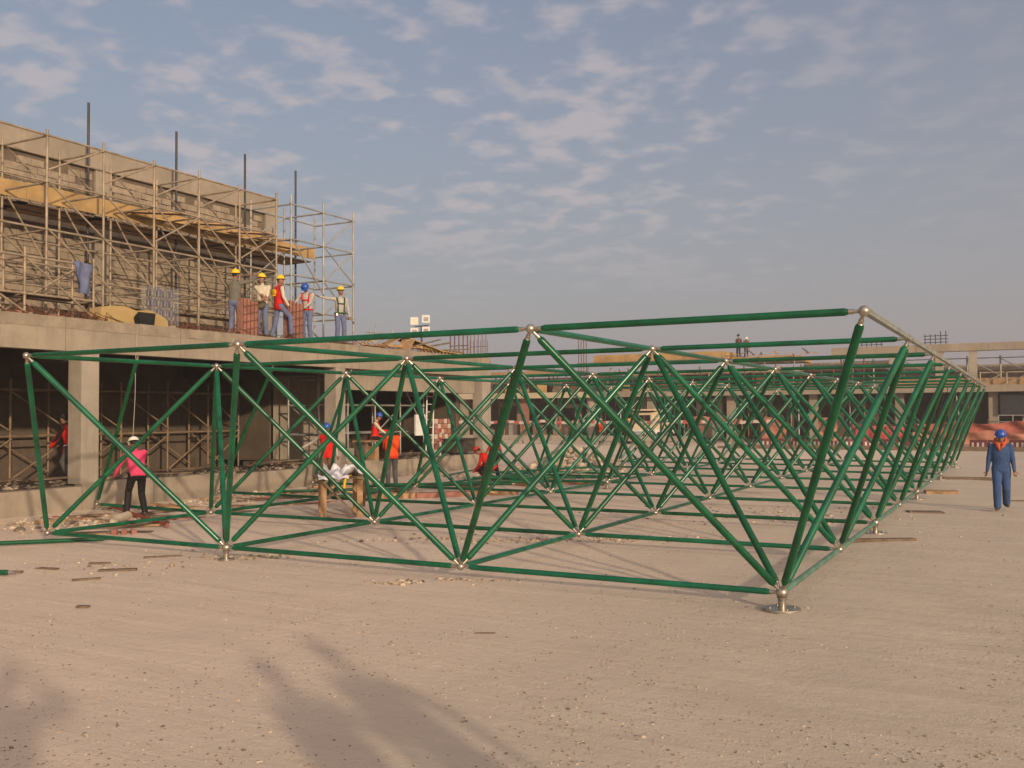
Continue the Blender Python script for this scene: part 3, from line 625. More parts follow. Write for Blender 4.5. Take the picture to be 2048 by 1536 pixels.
scrap('plank', (.40, 16.9), .8, .6, .07, .2, WOOD, 'tan board lying by the fourth steel foot of the right side', 'plank')
scrap('plank', (.78, 22.6), 1.9, .25, .08, .1, WOODG, 'long dark plank near the far steel foot of the right side', 'plank')
scrap('plank', (2.2, 15.2), .5, .1, .03, .3, WOODG, 'tiny dark stick on the open gravel right of the frame', 'stick')
scrap('stick', (-2.35, -2.42), .20, .025, .02, .5, WOODG, 'small rusty stick alone on the foreground sand', 'stick')
for k, (x, y, ln, a, lb) in enumerate([(-8.85, -1.4, .5, .7, 'pale flat wood chip on the sand left of the second foot'), (-9.85, -1.75, .32, .2, 'small brown wood chip on the sand near the left edge'), (-10.2, -2.3, .7, .55, 'long thin grey splinter on the sand by the green tube end'), (-7.05, -3.35, .14, .4, 'tiny dark chip alone on the sand in the left foreground'),
        (-8.6, -2.1, .35, .9, 'thin twig on the sand below the pale wood chip'), (-9.3, -.2, .55, .75, 'dark splinter lying under the front chord on the left'), (-9.6, -1.1, .3, .5, 'brown splinter on the sand near the long green tube')]):
    scrap('wood_chip', (x, y), ln, .07 if k else .12, .03, a, WOODG, lb, 'wood chip')
GP = 'scrap planks strewn at the foot of the low wall'; rnd = random.Random(31)
for k in range(34):
    y = rnd.uniform(.2, 9.5); x = rnd.uniform(-16.3, -13.0)+(.5 if y < 3 else 0)
    scrap('plank', (x, y), rnd.uniform(.5, 1.9), rnd.uniform(.07, .22), rnd.uniform(.025, .05), rnd.uniform(.2, 1.6), rnd.choice((WOOD, WOODG, WOODG, REDFORM, WOOD)), 'scrap plank in the litter at the foot of the low wall', 'plank', GP, rnd.uniform(-.08, .08))
for k in range(14):
    y = rnd.uniform(8.5, 12.2); x = rnd.uniform(-16.2, -13.2)
    scrap('plank', (x, y), rnd.uniform(.8, 2.2), rnd.uniform(.12, .3), .05, rnd.uniform(.4, 1.3), WOOD if k % 3 else REDFORM, 'scrap plank in the litter at the foot of the low wall', 'plank', GP, rnd.uniform(-.1, .1))
m = MB().tube((-16.3, 4.45, .12), (-12.2, 2.5, .06), .035, 8); m.obj('rusty_pipe', mat('red_pipe', (.30, .07, .04), .6, 0, .3, 4, .1), label='long red rusty pipe on the litter behind the left corner of the frame', cat='pipe')
m = MB().path([(-13.9, 2.9, .1), (-13.6, 2.75, .16), (-13.45, 2.3, .12), (-13.2, 2.1, .06)], .09, 8); m.obj('foam_piece', mat('pale_foam', (.56, .47, .34), .9, 0, .1, 5, .2), label='bent pale piece of foam among the planks near the red pipe', cat='foam')
for k in range(3):
    x, y = -12.28+.13*k, 1.36+.1*k; m = MB().box(-.045, .045, -.04, .04, 0, .1); m.obj('brick_piece', mat('brick_piece', (.30, .13, .10), .9, 0, .2, 8, .2), M=Matrix.Translation((x, y, gz(x, y)-.005)) @ Matrix.Rotation(.5+.3*k, 4, 'Z'), label='one of three small red blocks in a row near the left corner', cat='block', group='three small red blocks in a row')
for k, (x, y, ln) in enumerate(((-12.0, 9.6, 1.4), (-11.0, 10.6, 1.6), (-10.2, 11.6, 1.5))):
    scrap('timber', (x, y), ln, .3, .14, .85, WOOD if k != 1 else REDFORM, ('tan timber block left of the tube heap', 'red brown timber block before the tube heap', 'tan timber block right end of the tube heap')[k], 'timber')
m = MB().path([(-12.2+.22*math.cos(a*.7), 9.9+.22*math.sin(a*.7), .05+.008*a) for a in range(22)], .022, 6); m.obj('rope_coil', mat('rope', (.12, .07, .04), .9, 0, .3, 10, .2), label='coil of brown rope on the ground before the tube heap', cat='rope')
# rubble and heaps
def rubble(cx, cy, sx_, sy_, n_, r0, r1, seed, ang=.5):
    r_ = random.Random(seed); m = MB()
    for k in range(n_):
        u, v = r_.gauss(0, .45)*sx_, r_.gauss(0, .45)*sy_; x, y = cx+u*math.cos(ang)-v*math.sin(ang), cy+u*math.sin(ang)+v*math.cos(ang)
        if x < -16.7: continue
        r = r_.uniform(r0, r1)*(1.6 if r_.random() < .1 else 1); m.rock((x, y, gz(x, y)+r*.2), r*.75, r_, r_.choice((0, 1, 1, 1, 2)))
    m.obj('rubble', STONE, kind='stuff')
rubble(-4.75, -.45, .35, .16, 46, .02, .06, 1); rubble(-4.2, .05, .3, .12, 22, .02, .05, 2); rubble(-3.6, .3, .3, .1, 12, .015, .035, 3)
rubble(-8.0, .3, .7, .25, 60, .02, .06, 4); rubble(-4.5, 4.2, 2.6, .5, 260, .012, .045, 5); rubble(-6.5, 3.4, 2.0, .5, 140, .012, .04, 6)
rubble(-14.6, 2.2, 1.6, 1.6, 260, .02, .09, 7); rubble(-15.5, 8, 1.0, 3.5, 220, .02, .08, 8, 0); rubble(-8.9, -1.0, 2.4, 1.4, 90, .012, .045, 9); rubble(-12.5, 18.5, 2.5, 3, 260, .03, .10, 10); rubble(-2.5, 9.5, 3, 2.5, 220, .015, .05, 12)
m = MB(); r_ = random.Random(77)
for k in range(150):
    u = r_.gauss(0, 1.2); v = r_.gauss(0, .9); x, y = -13.0+u, 23+v*2; hh = max(0, .9*math.exp(-(u*u+v*v)/1.6)); r = r_.uniform(.08, .25); m.rock((x, y, hh*r_.random()), r, r_, r_.choice((0, 0, 1)))
m.obj('spoil_heap', STONE, kind='stuff')

# ---------------------------------------------------------------- far building across the yard
YF = 57.0
fb = thing('concrete_building', 'long unfinished concrete building closing the far side of the yard', 'building', (-8, YF, 0))
def fp(mb, name, m_, label=None): return child(mb, name, m_, fb, label)
ed = [-48, -40, -33, -26.5, -20, -14, -8, -2, 4, 10, 16, 22]
PALEY = mat('pale_yellow_edge', (.47, .40, .27), .85, 0, .12, .8, .1)
for k in range(len(ed)-1):
    m = MB().box(ed[k]+.02, ed[k+1]-.02, YF, YF+.4, 3.36, 3.80); fp(m, 'edge_panel', PALEY if k < 3 else CONC)
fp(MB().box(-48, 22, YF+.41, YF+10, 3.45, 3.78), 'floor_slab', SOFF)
for x in (-45, -39, -33.3, -27.4, -22.5, -16.4, -10.6, -5.0, .6, 6.2, 12, 18):
    r = .3 if x == -27.4 else .27
    m = MB()
    if x == -27.4: m.tube((x, YF+1, 0), (x, YF+1, 3.44), .34, 14)
    else: m.box(x-r, x+r, YF+.9, YF+1.45, 0, 3.44)
    fp(m, 'column', CONC2 if x in (-27.4, -22.5) else REDFORM if x == -33.3 else CONC)
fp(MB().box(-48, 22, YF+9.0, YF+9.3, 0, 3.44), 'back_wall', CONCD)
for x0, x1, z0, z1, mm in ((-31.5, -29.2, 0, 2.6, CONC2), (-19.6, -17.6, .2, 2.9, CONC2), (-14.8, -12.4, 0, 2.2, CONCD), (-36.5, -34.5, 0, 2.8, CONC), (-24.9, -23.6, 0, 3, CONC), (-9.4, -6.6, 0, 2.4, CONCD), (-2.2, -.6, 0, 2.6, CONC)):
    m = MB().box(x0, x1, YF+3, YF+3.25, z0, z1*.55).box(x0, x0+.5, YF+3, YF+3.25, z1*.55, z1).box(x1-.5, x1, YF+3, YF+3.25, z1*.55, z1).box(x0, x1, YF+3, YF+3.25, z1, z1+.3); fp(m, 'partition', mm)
fp(MB().box(1.0, 8, YF+.6, YF+.7, 1.9, 3.2), 'dark_sheet', POLE)
gr = MB().tube((.9, YF-.1, 1.86), (8, YF-.1, 1.86), .035, 6).tube((.9, YF-.1, 1.45), (8, YF-.1, 1.45), .03, 6)
for k in range(9): gr.tube((.9+k*.8, YF-.1, 0), (.9+k*.8, YF-.1, 1.88), .03, 6)
fp(gr, 'railing', SCAFG)
# upper level right
for k, x in enumerate((-5.5, -2.6, -.58, 5.2, 11)): fp(MB().box(x-.24, x+.24, YF+2, YF+2.5, 3.79, 6.09), 'column', CONC2)
ed = [-9.5, -4.0, .4, 6, 12, 18]
for k in range(5): fp(MB().box(ed[k]+.015, ed[k+1]-.015, YF+1.9, YF+2.6, 6.10, 6.60), 'roof_beam', CONC)
fp(MB().box(-14, 18, YF+6, YF+6.3, 3.79, 5.35), 'upper_wall', CONC)
fp(MB().box(-14, 18, YF+5.9, YF+5.99, 4.55, 4.95), 'timber_band', WOODG)
s = thing('scaffold', 'distant scaffold along the far upper floor on the right', 'scaffold', (0, YF+4, 3.8))
for k in range(13):
    x = -9+k*2.0; child(MB().tube((x, YF+4, 3.8), (x, YF+4, 5.85), .06, 6), 'upright', SCAFG, s)
    if k < 12:
        child(MB().tube((x, YF+4, 5.7), (x+2, YF+4, 5.7), .04, 6), 'ledger', SCAFG, s)
        child(MB().tube((x, YF+3.95, 5.65), (x+2, YF+3.95, 4.5), .035, 6), 'brace', SCAFG, s)
s = thing('guard_rail', 'tan guard frames along the edge of the far upper floor on the right', 'guard rail', (2, YF+.2, 3.8))
for k in range(5):
    x = -.1+k*1.5
    child(MB().tube((x, YF+.2, 3.8), (x, YF+.2, 4.6), .05, 6).tube((x, YF+.2, 4.58), (x+1.4, YF+.2, 4.58), .045, 6).tube((x+.05, YF+.2, 3.85), (x+1.1, YF+.2, 4.4), .04, 6), 'frame', SCAF, s)
child(MB().box(-6, 8, YF+.8, YF+1.6, 3.79, 4.25), 'timber_stack', WOOD, s)
# upper formwork middle and left
uf = thing('formwork', 'distant yellow slab formwork on props above the far building', 'formwork', (-20, YF+3, 3.8))
for x0, x1, z0, z1, y, mm in ((-27.6, -17.2, 6.15, 6.70, YF+2, PLY), (-17.0, -11.8, 5.85, 6.25, YF+3, PLY), (-27.0, -12.0, 5.1, 5.4, YF+2.4, PALEY), (-39, -29.5, 5.35, 5.6, YF+1.6, WOOD), (-38, -29, 4.7, 4.85, YF+1.3, REDFORM), (-12, -5.5, 5.2, 5.75, YF+5, CONC)):
    child(MB().box(x0, x1, y, y+4, z0, z1), 'panel', mm, uf)
    child(MB().box(x0-.3, x1+.3, y-.3, y+.1, z0-.12, z0-.02), 'edge_timber', WOODG, uf)
rnd = random.Random(6)
for k in range(46):
    x = -38+k*.68; child(MB().tube((x, YF+1+rnd.uniform(0, 2), 3.8), (x, YF+1+rnd.uniform(0, 2), 5.1+rnd.uniform(0, 1)), .05, 6), 'prop', rnd.choice((RUST, SCAF, WOODG)), uf)
for k in range(12):
    x = -17+k*.55; child(MB().beam((x, YF+1.6, 6.3), (x+rnd.uniform(-1, 2), YF+2, 6.3+rnd.uniform(-.3, .7)), .1, .06), 'timber', rnd.choice((PLY, WOODG)), uf)
def rebar_cage(x, y, z0, z1, n_, dx, label, r=.03, tie=True):
    s = thing('rebar_cage', label, 'rebar', (x, y, z0))
    for k in range(n_): child(MB().tube((x+k*dx, y, z0), (x+k*dx, y, z1-.1*(k % 2)), r, 6), 'rebar', RUST, s)
    if tie:
        for q in range(3): child(MB().tube((x-.1, y, z0+(z1-z0)*(.35+.2*q)), (x+(n_-1)*dx+.1, y, z0+(z1-z0)*(.35+.2*q)), r*.7, 6), 'tie_bar', RUST, s)
rebar_cage(-40.6, 58.6, 3.8, 9.3, 5, .42, 'distant rusty column rebar in a tight group just right of the floodlight mast', .06)
rebar_cage(-38.9, 59, 3.8, 8.4, 6, .34, 'distant thin rebar rods of uneven height between two rebar groups', .025, False)
rebar_cage(-38.0, 57.6, 3.8, 9.0, 5, .36, 'distant tall thin rebar rods right of the uneven rods', .032)
rebar_cage(-28.6, 58.4, 3.8, 7.95, 4, .22, 'distant rebar rods standing above the yellow formwork', .035)
for k, (x, q0, q1) in enumerate(((-2.95, 6.6, 7.3), (-7.0, 6.6, 7.05))):
    s = thing('rebar_cage', ('small dark lattice of rebar on top of the far roof beam', 'smaller dark lattice of rebar on the far beam behind the frame top rail')[k], 'rebar', (x, YF+2.2, q0))
    for i in range(5): child(MB().tube((x-.5+i*.32, YF+2.2, q0), (x-.5+i*.32, YF+2.2, q1+.2*(i > 2)), .03, 5), 'rebar', POLE, s)
    for i in range(3): child(MB().tube((x-.6, YF+2.2, q0+.15+.22*i), (x+.9, YF+2.2, q0+.15+.22*i), .025, 5), 'tie_bar', POLE, s)
rnd = random.Random(14)
for k in range(64):
    x = rnd.uniform(-40, 14); y = YF+rnd.uniform(.5, 6.5); a = rnd.uniform(-.25, .25) if rnd.random() < .3 else 0
    child(MB().tube((x, y, 0), (x+a*3, y, 3.42), .045, 6), 'prop', rnd.choice((RUST, SCAF, SCAFG, WOOD, WOODG, TAPE_W)), fb)
for k in range(26):
    x = rnd.uniform(-38, 12); y = YF+rnd.uniform(.6, 2.5); w_ = rnd.uniform(.3, 1.2)
    child(MB().box(x, x+w_, y, y+.5, 0, rnd.uniform(.3, 1.3)), 'stacked_panel', rnd.choice((WOOD, CONC, WOODG, REDFORM, CONC2)), fb)
child(MB().box(-40, -14.1, YF+6.5, YF+6.8, 3.79, 5.2), 'upper_wall', CONC2, fb)
for k in range(18):
    x = -39+k*1.45; child(MB().box(x, x+rnd.uniform(.3, .9), YF+.3, YF+.6, 3.81, rnd.uniform(4.0, 4.7)), 'stacked_panel', rnd.choice((WOOD, PLY, WOODG, RUST, CONC2)), fb)
# floodlight mast
fl = thing('floodlight_mast', 'floodlight mast with four lamp heads on a thin pole beyond the deck', 'floodlight', (-53, 75, 0))
px, py, pz = -54.4, 75.0, 11.6
child(MB().tube((px, py, 0), (px, py, pz), .11, 8), 'pole', POLE, fl); child(MB().beam((px-.85, py, pz), (px+.85, py, pz), .12, .12), 'crossbar', POLE, fl)
LAMP = mat('lamp_face', (.75, .68, .48), .3, 0, .05, 3, 0)
for dx, dz in ((-.75, .55), (.72, .7), (-.75, -.6), (.72, -.55)):
    M = Matrix.Translation((px+dx, py-.25, pz+dz)) @ Matrix.Rotation(R(33), 4, 'Z') @ Matrix.Rotation(R(12), 4, 'X')
    lh = child(MB().box(-.42, .42, -.05, .25, -.40, .40, 0, M), 'lamp_head', WHITE, fl)
    lh2 = MB().box(-.26, .26, -.06, -.051, -.24, .22, 0, M); lh2.v = [tuple(Vector(v)-fl.location) for v in lh2.v]; lh2.obj('lamp_glass', LAMP if dx < 0 and dz > 0 else SCAFG, lh)
# low kerb wall, barriers, nets, tape
m = MB()
for k in range(9): m.box(-40+k*2.6, -37.44+k*2.6, 50, 50.35, .25, .62)
for k in range(12): m.box(-40+k*2, -39.7+k*2, 50.05, 50.3, 0, .25)
m.obj('low_wall', CONC2, label='low pale kerb beam on stub feet along the far side of the yard', cat='wall')
def net(x0, x1, y, z0, z1, label, seed, mm=ORNET):
    s = thing('safety_net', label, 'safety net', (x0, y, 0)); n_ = int((x1-x0)/.22); q = 7; vs = []
    for i in range(n_+1):
        for j in range(q+1):
            u, v = i/n_, j/q; sag = .22*abs(math.sin(u*(x1-x0)*.9+seed))*v
            vs.append((x0+u*(x1-x0), y+.16*math.sin(u*40+v*4+seed)+.12*noise.noise(Vector((u*20, v*3, seed))), z0+v*(z1-z0-sag)))
    f = MB(); f.add(vs, [(i*(q+1)+j, (i+1)*(q+1)+j, (i+1)*(q+1)+j+1, i*(q+1)+j+1) for i in range(n_) for j in range(q)], 0, True); child(f, 'net', mm, s)
    k = x0+.2
    while k < x1: child(MB().tube((k, y+.15, 0), (k+.06*math.sin(k*3), y+.15, z1+.1), .03, 6), 'post', RUST, s); k += 2.0
net(-3.9, 9, 55.6, .75, 1.55, 'bright orange red safety net band along the far yard edge on the right', 1.0, mat('red_net', (.34, .10, .07), .85, 0, .35, 2, .3, 14))
net(-3.9, 9, 54.6, .10, .98, 'paler orange net hanging below the red band on the right', 2.4)
net(-13.0, -11.4, 53, .3, 1.9, 'bunched orange net right of the white cabin seen through the frame', 3.0)
net(-9.4, -8.2, 53, .3, 2.0, 'bunched orange net seen through the right half of the frame', 4.2)
net(-18.5, -14.5, 53.5, 1.5, 1.95, 'short run of orange net left of the bunched net behind the frame', 5.2)
net(-7.6, -4.2, 55.2, .2, 1.4, 'pink red net low behind the right side of the frame', 6.1, mat('pink_net', (.50, .10, .10), .85, 0, .3, 2, .3, 14))
for k in range(20):
    x = -12.4+k*1.02+random.uniform(-.2, .2)
    m = MB(); m.box(-.46, .46, -.2, .2, 0, .28); m.box(-.46, .46, -.12, .12, .28, .42, 0)
    for a in range(3): m.box(-.34+a*.28, -.22+a*.28, -.215, -.201, .02, .27, 1)
    m.obj('barrier', [mat('maroon_barrier', (.15, .035, .04), .6, 0, .2, 3, .1), TAPE_W], M=Matrix.Translation((x, 52.9+random.uniform(-.6, .5), 0)) @ Matrix.Rotation(random.uniform(-.5, .5), 4, 'Z'), label='maroon and white low barrier in the row along the far edge of the yard', cat='barrier', group='low barriers along the far edge of the yard')
tp = thing('barrier_tape', 'red and white barrier tape strung on posts across the far yard', 'barrier tape', (-25, 51, 0)); k = 0; x = -36.0; rnd = random.Random(2)
while x < -11.5:
    sg = .12*abs(math.sin(x*1.0)); child(MB().box(x, x+.42, 51, 51.03, 1.52-sg, 1.72-sg), 'tape_band', TAPE_R if k % 2 else TAPE_W, tp); x += .425; k += 1
for k in range(9): child(MB().tube((-36+k*3.1, 51.08, 0), (-36+k*3.1, 51.08, 1.95), .04, 6), 'post', RUST, tp)
m = MB()
for k in range(3): m.box(-14, 12, 50.5-k*2.2, 50.62-k*2.2, -.02, .09+.03*k)
m.obj('ground_rail', WOODG, label='dark timber edge strips lying across the far ground on the right', cat='timber')
# small white site vehicle
ve = thing('site_truck', 'small cream site truck parked behind the barrier tape', 'truck', (-21.6, 54, 0))
CREAMP = mat('cream_paint', (.62, .50, .33), .45, 0, .1, 2, .05)
m = MB(); m.add([(-22.5, 53.4, 1.0), (-20.7, 53.4, 1.0), (-20.7, 55.2, 1.0), (-22.5, 55.2, 1.0), (-22.4, 53.6, 2.15), (-20.8, 53.6, 2.15), (-20.8, 55.0, 2.3), (-22.4, 55.0, 2.3)], [(3, 2, 1, 0), (4, 5, 6, 7), (0, 1, 5, 4), (1, 2, 6, 5), (2, 3, 7, 6), (3, 0, 4, 7)])
child(m, 'cab', CREAMP, ve); child(MB().box(-22.6, -20.6, 53.3, 55.4, 2.31, 2.42), 'roof', CREAMP, ve); child(MB().box(-22.3, -20.9, 53.40, 53.47, 1.45, 2.0), 'windscreen', BLACK, ve)
child(MB().box(-22.7, -20.5, 53.1, 57.5, .62, .99), 'chassis', WHITE, ve); child(MB().box(-22.6, -20.6, 55.4, 57.5, 1.0, 1.55), 'cargo_bed', CREAMP, ve)
for x in (-22.72, -20.62):
    for y in (53.9, 56.7):
        wh = child(MB().tube((x, y, .40), (x+.22, y, .40), .40, 16), 'wheel', BLACK, ve)
for x in (-22.35, -21.05): child(MB().box(x, x+.2, 53.07, 53.09, .72, .88), 'headlight', WHITE, ve)
# green lattice
lt = thing('lattice_cage', 'dark green lattice cage standing among the bars behind the frame', 'lattice', (-16.6, 45, 0))
for k in range(5):
    for d in (0, 1):
        child(MB().tube((-17.2+k*.3, 45+.2*d, 0 if k in (0, 4) else 1.55), (-17.2+k*.3, 45+.2*d, 3.1), .035, 6), 'bar', GREEN, lt)
    child(MB().tube((-17.2, 45, 1.6+k*.36), (-16.0, 45.1, 1.6+k*.36), .03, 6), 'bar', GREEN, lt)
    child(MB().tube((-17.2+.24*k, 45, 1.6), (-17.2+.24*((k+2) % 5), 45.1, 3.0), .03, 6), 'bar', GREEN, lt)

# ---------------------------------------------------------------- people
DG = None
def ik(a, t, l1, l2, pole):
    d = t-a; D = min(d.length, (l1+l2)*.998); d.normalize(); t = a+d*D
    x = (l1*l1-l2*l2+D*D)/(2*D); h = math.sqrt(max(l1*l1-x*x, 0)); p = pole-d*pole.dot(d); p.normalize()
    return a+d*x+p*h, t
def person(label, loc, yaw, hgt=1.74, lean=.03, side=0, twist=0, hip=None, Lh=(-.27, .05, .80), Rh=(.27, .05, .80), Lf=(-.11, 0), Rf=(.11, 0), Lfz=0, Rfz=0, Lk=(0, 1, 0), Rk=(0, 1, 0),
           Le=(-.5, -1, 0), Re=(.5, -1, 0), nod=0, turn=0, shirt=GREYS, legs=DENIM, sleeves=None, vest=None, hat=YHAT, strap=None, belt=None, bare=False, scarf=None, bulky=1.0, legb=1.08, vox=.013, group=None):
    root = thing('person', label, 'person', loc, group, rz=yaw)
    K = hgt/1.74; segs = []; shoe = SHOE
    hipz = hip if hip is not None else .915
    P = Vector((0, 0, hipz)); S = Matrix.Rotation(twist, 3, 'Z') @ Matrix.Rotation(-lean, 3, 'X') @ Matrix.Rotation(side, 3, 'Y')
    def B(x, y, q): return P + S @ Vector((x, y, q))
    hs = [P + Matrix.Rotation(twist*.3, 3, 'Z') @ Vector((s*.088, 0, 0)) for s in (-1, 1)]
    sh = [B(s*.180, -.01, .485) for s in (-1, 1)]; nb = B(0, -.01, .54); nt_ = B(0, .02, .61)
    HM = S @ Matrix.Rotation(turn, 3, 'Z') @ Matrix.Rotation(-nod, 3, 'X'); hc = nt_ + HM @ Vector((0, .015, .105))
    mb = MB()
    sl = sleeves or shirt
    # torso: stacked ellipsoids
    for (y, q, rx, ry, rz) in ((0, -.02, .165, .115, .12), (0, .04, .158, .112, .14), (0, .10, .152, .108, .15), (0, .16, .156, .110, .15), (.0, .22, .161, .113, .15), (0, .28, .168, .116, .15), (.0, .34, .172, .118, .14), (0, .39, .170, .112, .12), (-.005, .44, .165, .10, .10)):
        mb.ball(B(0, y, q), rx*bulky, ry*bulky, rz, 16, 10, Q=S)
    segs.append((B(0, 0, .02), B(0, 0, .46), .15*bulky, shirt)); segs.append((P+Vector((0, 0, -.14)), P+Vector((0, 0, -.02)), .15, legs))
    def cap(p, q, r0, r1, m_, n_=12):
        mb.ball(p, r0, n=n_, m=8); mb.ball(q, r1, n=n_, m=8); mb.tube(p, q, r0, n_, r1); segs.append((p, q, (r0+r1)/2, m_))
    cap(nb, nt_, .055, .052, SKIN); 
    cap(B(-.16, -.01, .47), B(.16, -.01, .47), .065*bulky, .065*bulky, shirt)
    mb.ball(hc, .074, .092, .112, 18, 12, Q=HM); mb.ball(hc+HM @ Vector((0, .035, -.055)), .055, .055, .06, 14, 9, Q=HM); segs.append((hc+HM @ Vector((0, 0, -.06)), hc+HM @ Vector((0, 0, .05)), .085, SKIN))
    mb.lathe([(.010, 0), (.016, .03), (.006, .05)], hc+HM @ Vector((0, .088, -.035)), HM @ Vector((0, .25, 1)), 8)
    for s in (-1, 1): mb.ball(hc+HM @ Vector((s*.076, -.005, -.01)), .012, .022, .032, 8, 6, Q=HM)
    hands = []
    for s, (h, e) in enumerate(((Lh, Le), (Rh, Re))):
        t_ = Vector(h); el, wr = ik(sh[s], t_, .29, .255, Vector(e))
        cap(sh[s], el, .060*bulky, .047*bulky, sl); cap(el, wr, .045*bulky, .035, sl if not bare else SKIN)
        d = (wr-el).normalized(); hands.append((wr, d, s)); pe = wr+d*.085
        mb.ball(wr+d*.05, .040, .020, .055, 10, 8, Q=d.to_track_quat('Z', 'Y').to_matrix()); segs.append((wr+d*.025, pe, .03, SKIN))
    feet = []
    for s, (f, fz, k) in enumerate(((Lf, Lfz, Lk), (Rf, Rfz, Rk))):
        an = Vector((f[0], f[1], .085+fz)); kn, an = ik(hs[s], an, .43, .42, Vector(k))
        cap(hs[s], kn, .092*bulky, .066*legb, legs); cap(kn, an, .068*legb, .060*legb, legs)
        fy = Matrix.Rotation(twist*.3+(.18 if s == 0 else -.18), 3, 'Z') @ Vector((0, 1, 0))
        cap(an+Vector((0, 0, -.045))-fy*.05, an+fy*.15+Vector((0, 0, -.05)), .042, .035, shoe)
    me = mb.mesh('body', SKIN); tmp = bpy.data.objects.new('body', me); COL.objects.link(tmp)
    rm = tmp.modifiers.new('r', 'REMESH'); rm.mode = 'VOXEL'; rm.voxel_size = vox; smo = tmp.modifiers.new('s', 'SMOOTH'); smo.factor = .5; smo.iterations = 4
    dg = bpy.context.evaluated_depsgraph_get(); bm_ = bpy.data.meshes.new_from_object(tmp.evaluated_get(dg)); bpy.data.objects.remove(tmp)
    mats = []; 
    for sg in segs:
        if sg[3] not in mats: mats.append(sg[3])
    V = [v.co.copy() for v in bm_.vertices]; F = [tuple(p.vertices) for p in bm_.polygons]; mi = []; tors = []
    SG = [(a, b-a, max((b-a).length_squared, 1e-9), r, mats.index(m_)) for a, b, r, m_ in segs]
    for f in F:
        c = sum((V[i] for i in f), Vector())/len(f); best = 9; bi = 0
        for k, (a, d, dd, r, ii) in enumerate(SG):
            t_ = max(0, min(1, (c-a).dot(d)/dd)); ds = (c-a-d*t_).length-r
            if ds < best: best, bi, bk = ds, ii, k
        mi.append(bi); tors.append(bk in (0, 3))
    full = MB(); full.v = [tuple(v) for v in V]; full.f = [list(f) for f in F]; full.mi = mi; full.sm = [True]*len(F)
    ks = mats.index(SKIN)
    for wr, d, s in hands:                       # five fingers rooted in each palm
        Q = d.to_track_quat('Z', 'Y').to_matrix()
        for k, (ox, ln) in enumerate(((-.028, .062), (-.010, .072), (.009, .068), (.026, .054))):
            p0 = wr+d*.075+Q @ Vector((ox, 0, 0)); p1 = p0+(d+Q @ Vector((0, .25, 0))).normalized()*ln*.5; p2 = p1+(d+Q @ Vector((0, .9, 0))).normalized()*ln*.5
            full.path([p0, p1, p2], [.0095, .0085, .0065], 6, ks)
        p0 = wr+d*.03+Q @ Vector((.030 if s == 0 else -.030, 0, 0)); sg = 1 if s == 0 else -1
        full.path([p0, p0+(d*.6+Q @ Vector((.8*sg, .2, 0)))*.034, p0+(d*.9+Q @ Vector((.85*sg, .5, 0)))*.055], [.011, .010, .007], 6, ks)
    mats.append(BLACK); kb = len(mats)-1
    for s in (-1, 1):
        full.ball(hc+HM @ Vector((s*.030, .083, .005)), .010, .006, .006, 8, 6, kb, Q=HM); full.ball(hc+HM @ Vector((s*.031, .086, .024)), .018, .006, .005, 8, 5, kb, Q=HM)
    full.ball(hc+HM @ Vector((0, .088, -.068)), .022, .006, .005, 8, 5, kb, Q=HM)
    Ks = Matrix.Diagonal((K, K, K)); 
    def fin(m_): m_.v = [tuple(Ks @ Vector(v)) for v in m_.v]; return m_
    full2 = MB(); full2.v, full2.f, full2.mi, full2.sm = full.v, full.f, full.mi, full.sm
    fin(full2).obj('body', mats, root)
    if vest:
        vn = [Vector() for _ in V]
        for f in F:
            nrm = (V[f[1]]-V[f[0]]).cross(V[f[2]]-V[f[1]]); nrm.normalize()
            for i in f: vn[i] += nrm
        Si = S.inverted()
        keep = []
        for f, tt in zip(F, tors):
            c = sum((V[i] for i in f), Vector())/len(f); q = Si @ (c-P)
            if -.10 < q.z < .545 and abs(q.x) < .195 and (tt or -.10 < q.z < .46 and abs(q.x) < .15): keep.append((f, q))
        used = {}; vm = MB()
        for f, q in keep:
            g_ = []
            for i in f:
                if i not in used: used[i] = len(vm.v); vm.v.append(tuple(V[i]+vn[i].normalized()*.020))
                g_.append(used[i])
            vm.f.append(g_); vm.mi.append(0); vm.sm.append(True)
        fin(vm).obj('vest', vest, root)
    if hat:
        m = MB(); c = hc+HM @ Vector((0, -.005, .045)); n_ = 20
        m.lathe([(.128, -.006), (.131, 0), (.118, .006), (.114, .03), (.102, .065), (.080, .092), (.045, .110), (.0, .116)], c, HM @ Vector((0, -.08, 1)), n_, caps=False)
        m.lathe([(.110, .002), (.128, -.006)], c, HM @ Vector((0, -.08, 1)), n_, caps=False)
        pk = [c+HM @ Vector((.11*math.sin(a), .10*math.cos(a)+o, -.002-.16*max(0, o))) for o in (0, .062) for a in [i*.22 for i in range(-5, 6)]]
        m.add(pk, [(i, i+1, 12+i, 11+i) for i in range(10)], 0, True); m.path([c+HM @ Vector((0, .08*math.cos(a), .03+.092*math.sin(a))) for a in [i*.35+.2 for i in range(8)]], .010, 6)
        fin(m).obj('helmet', hat, root)
    m = MB(); m.ball(hc+HM @ Vector((0, -.014, .018)), .079, .090, .105, 14, 9, Q=HM)
    m.v = [tuple(v) for v in m.v]; hb = MB()
    keep = [f for f in m.f if (HM.inverted() @ (sum((Vector(m.v[i]) for i in f), Vector())/len(f)-hc)).y < .028 or (HM.inverted() @ (sum((Vector(m.v[i]) for i in f), Vector())/len(f)-hc)).z > .075]
    hb.add(m.v, keep, 0, True); fin(hb).obj('hair', HAIR, root)
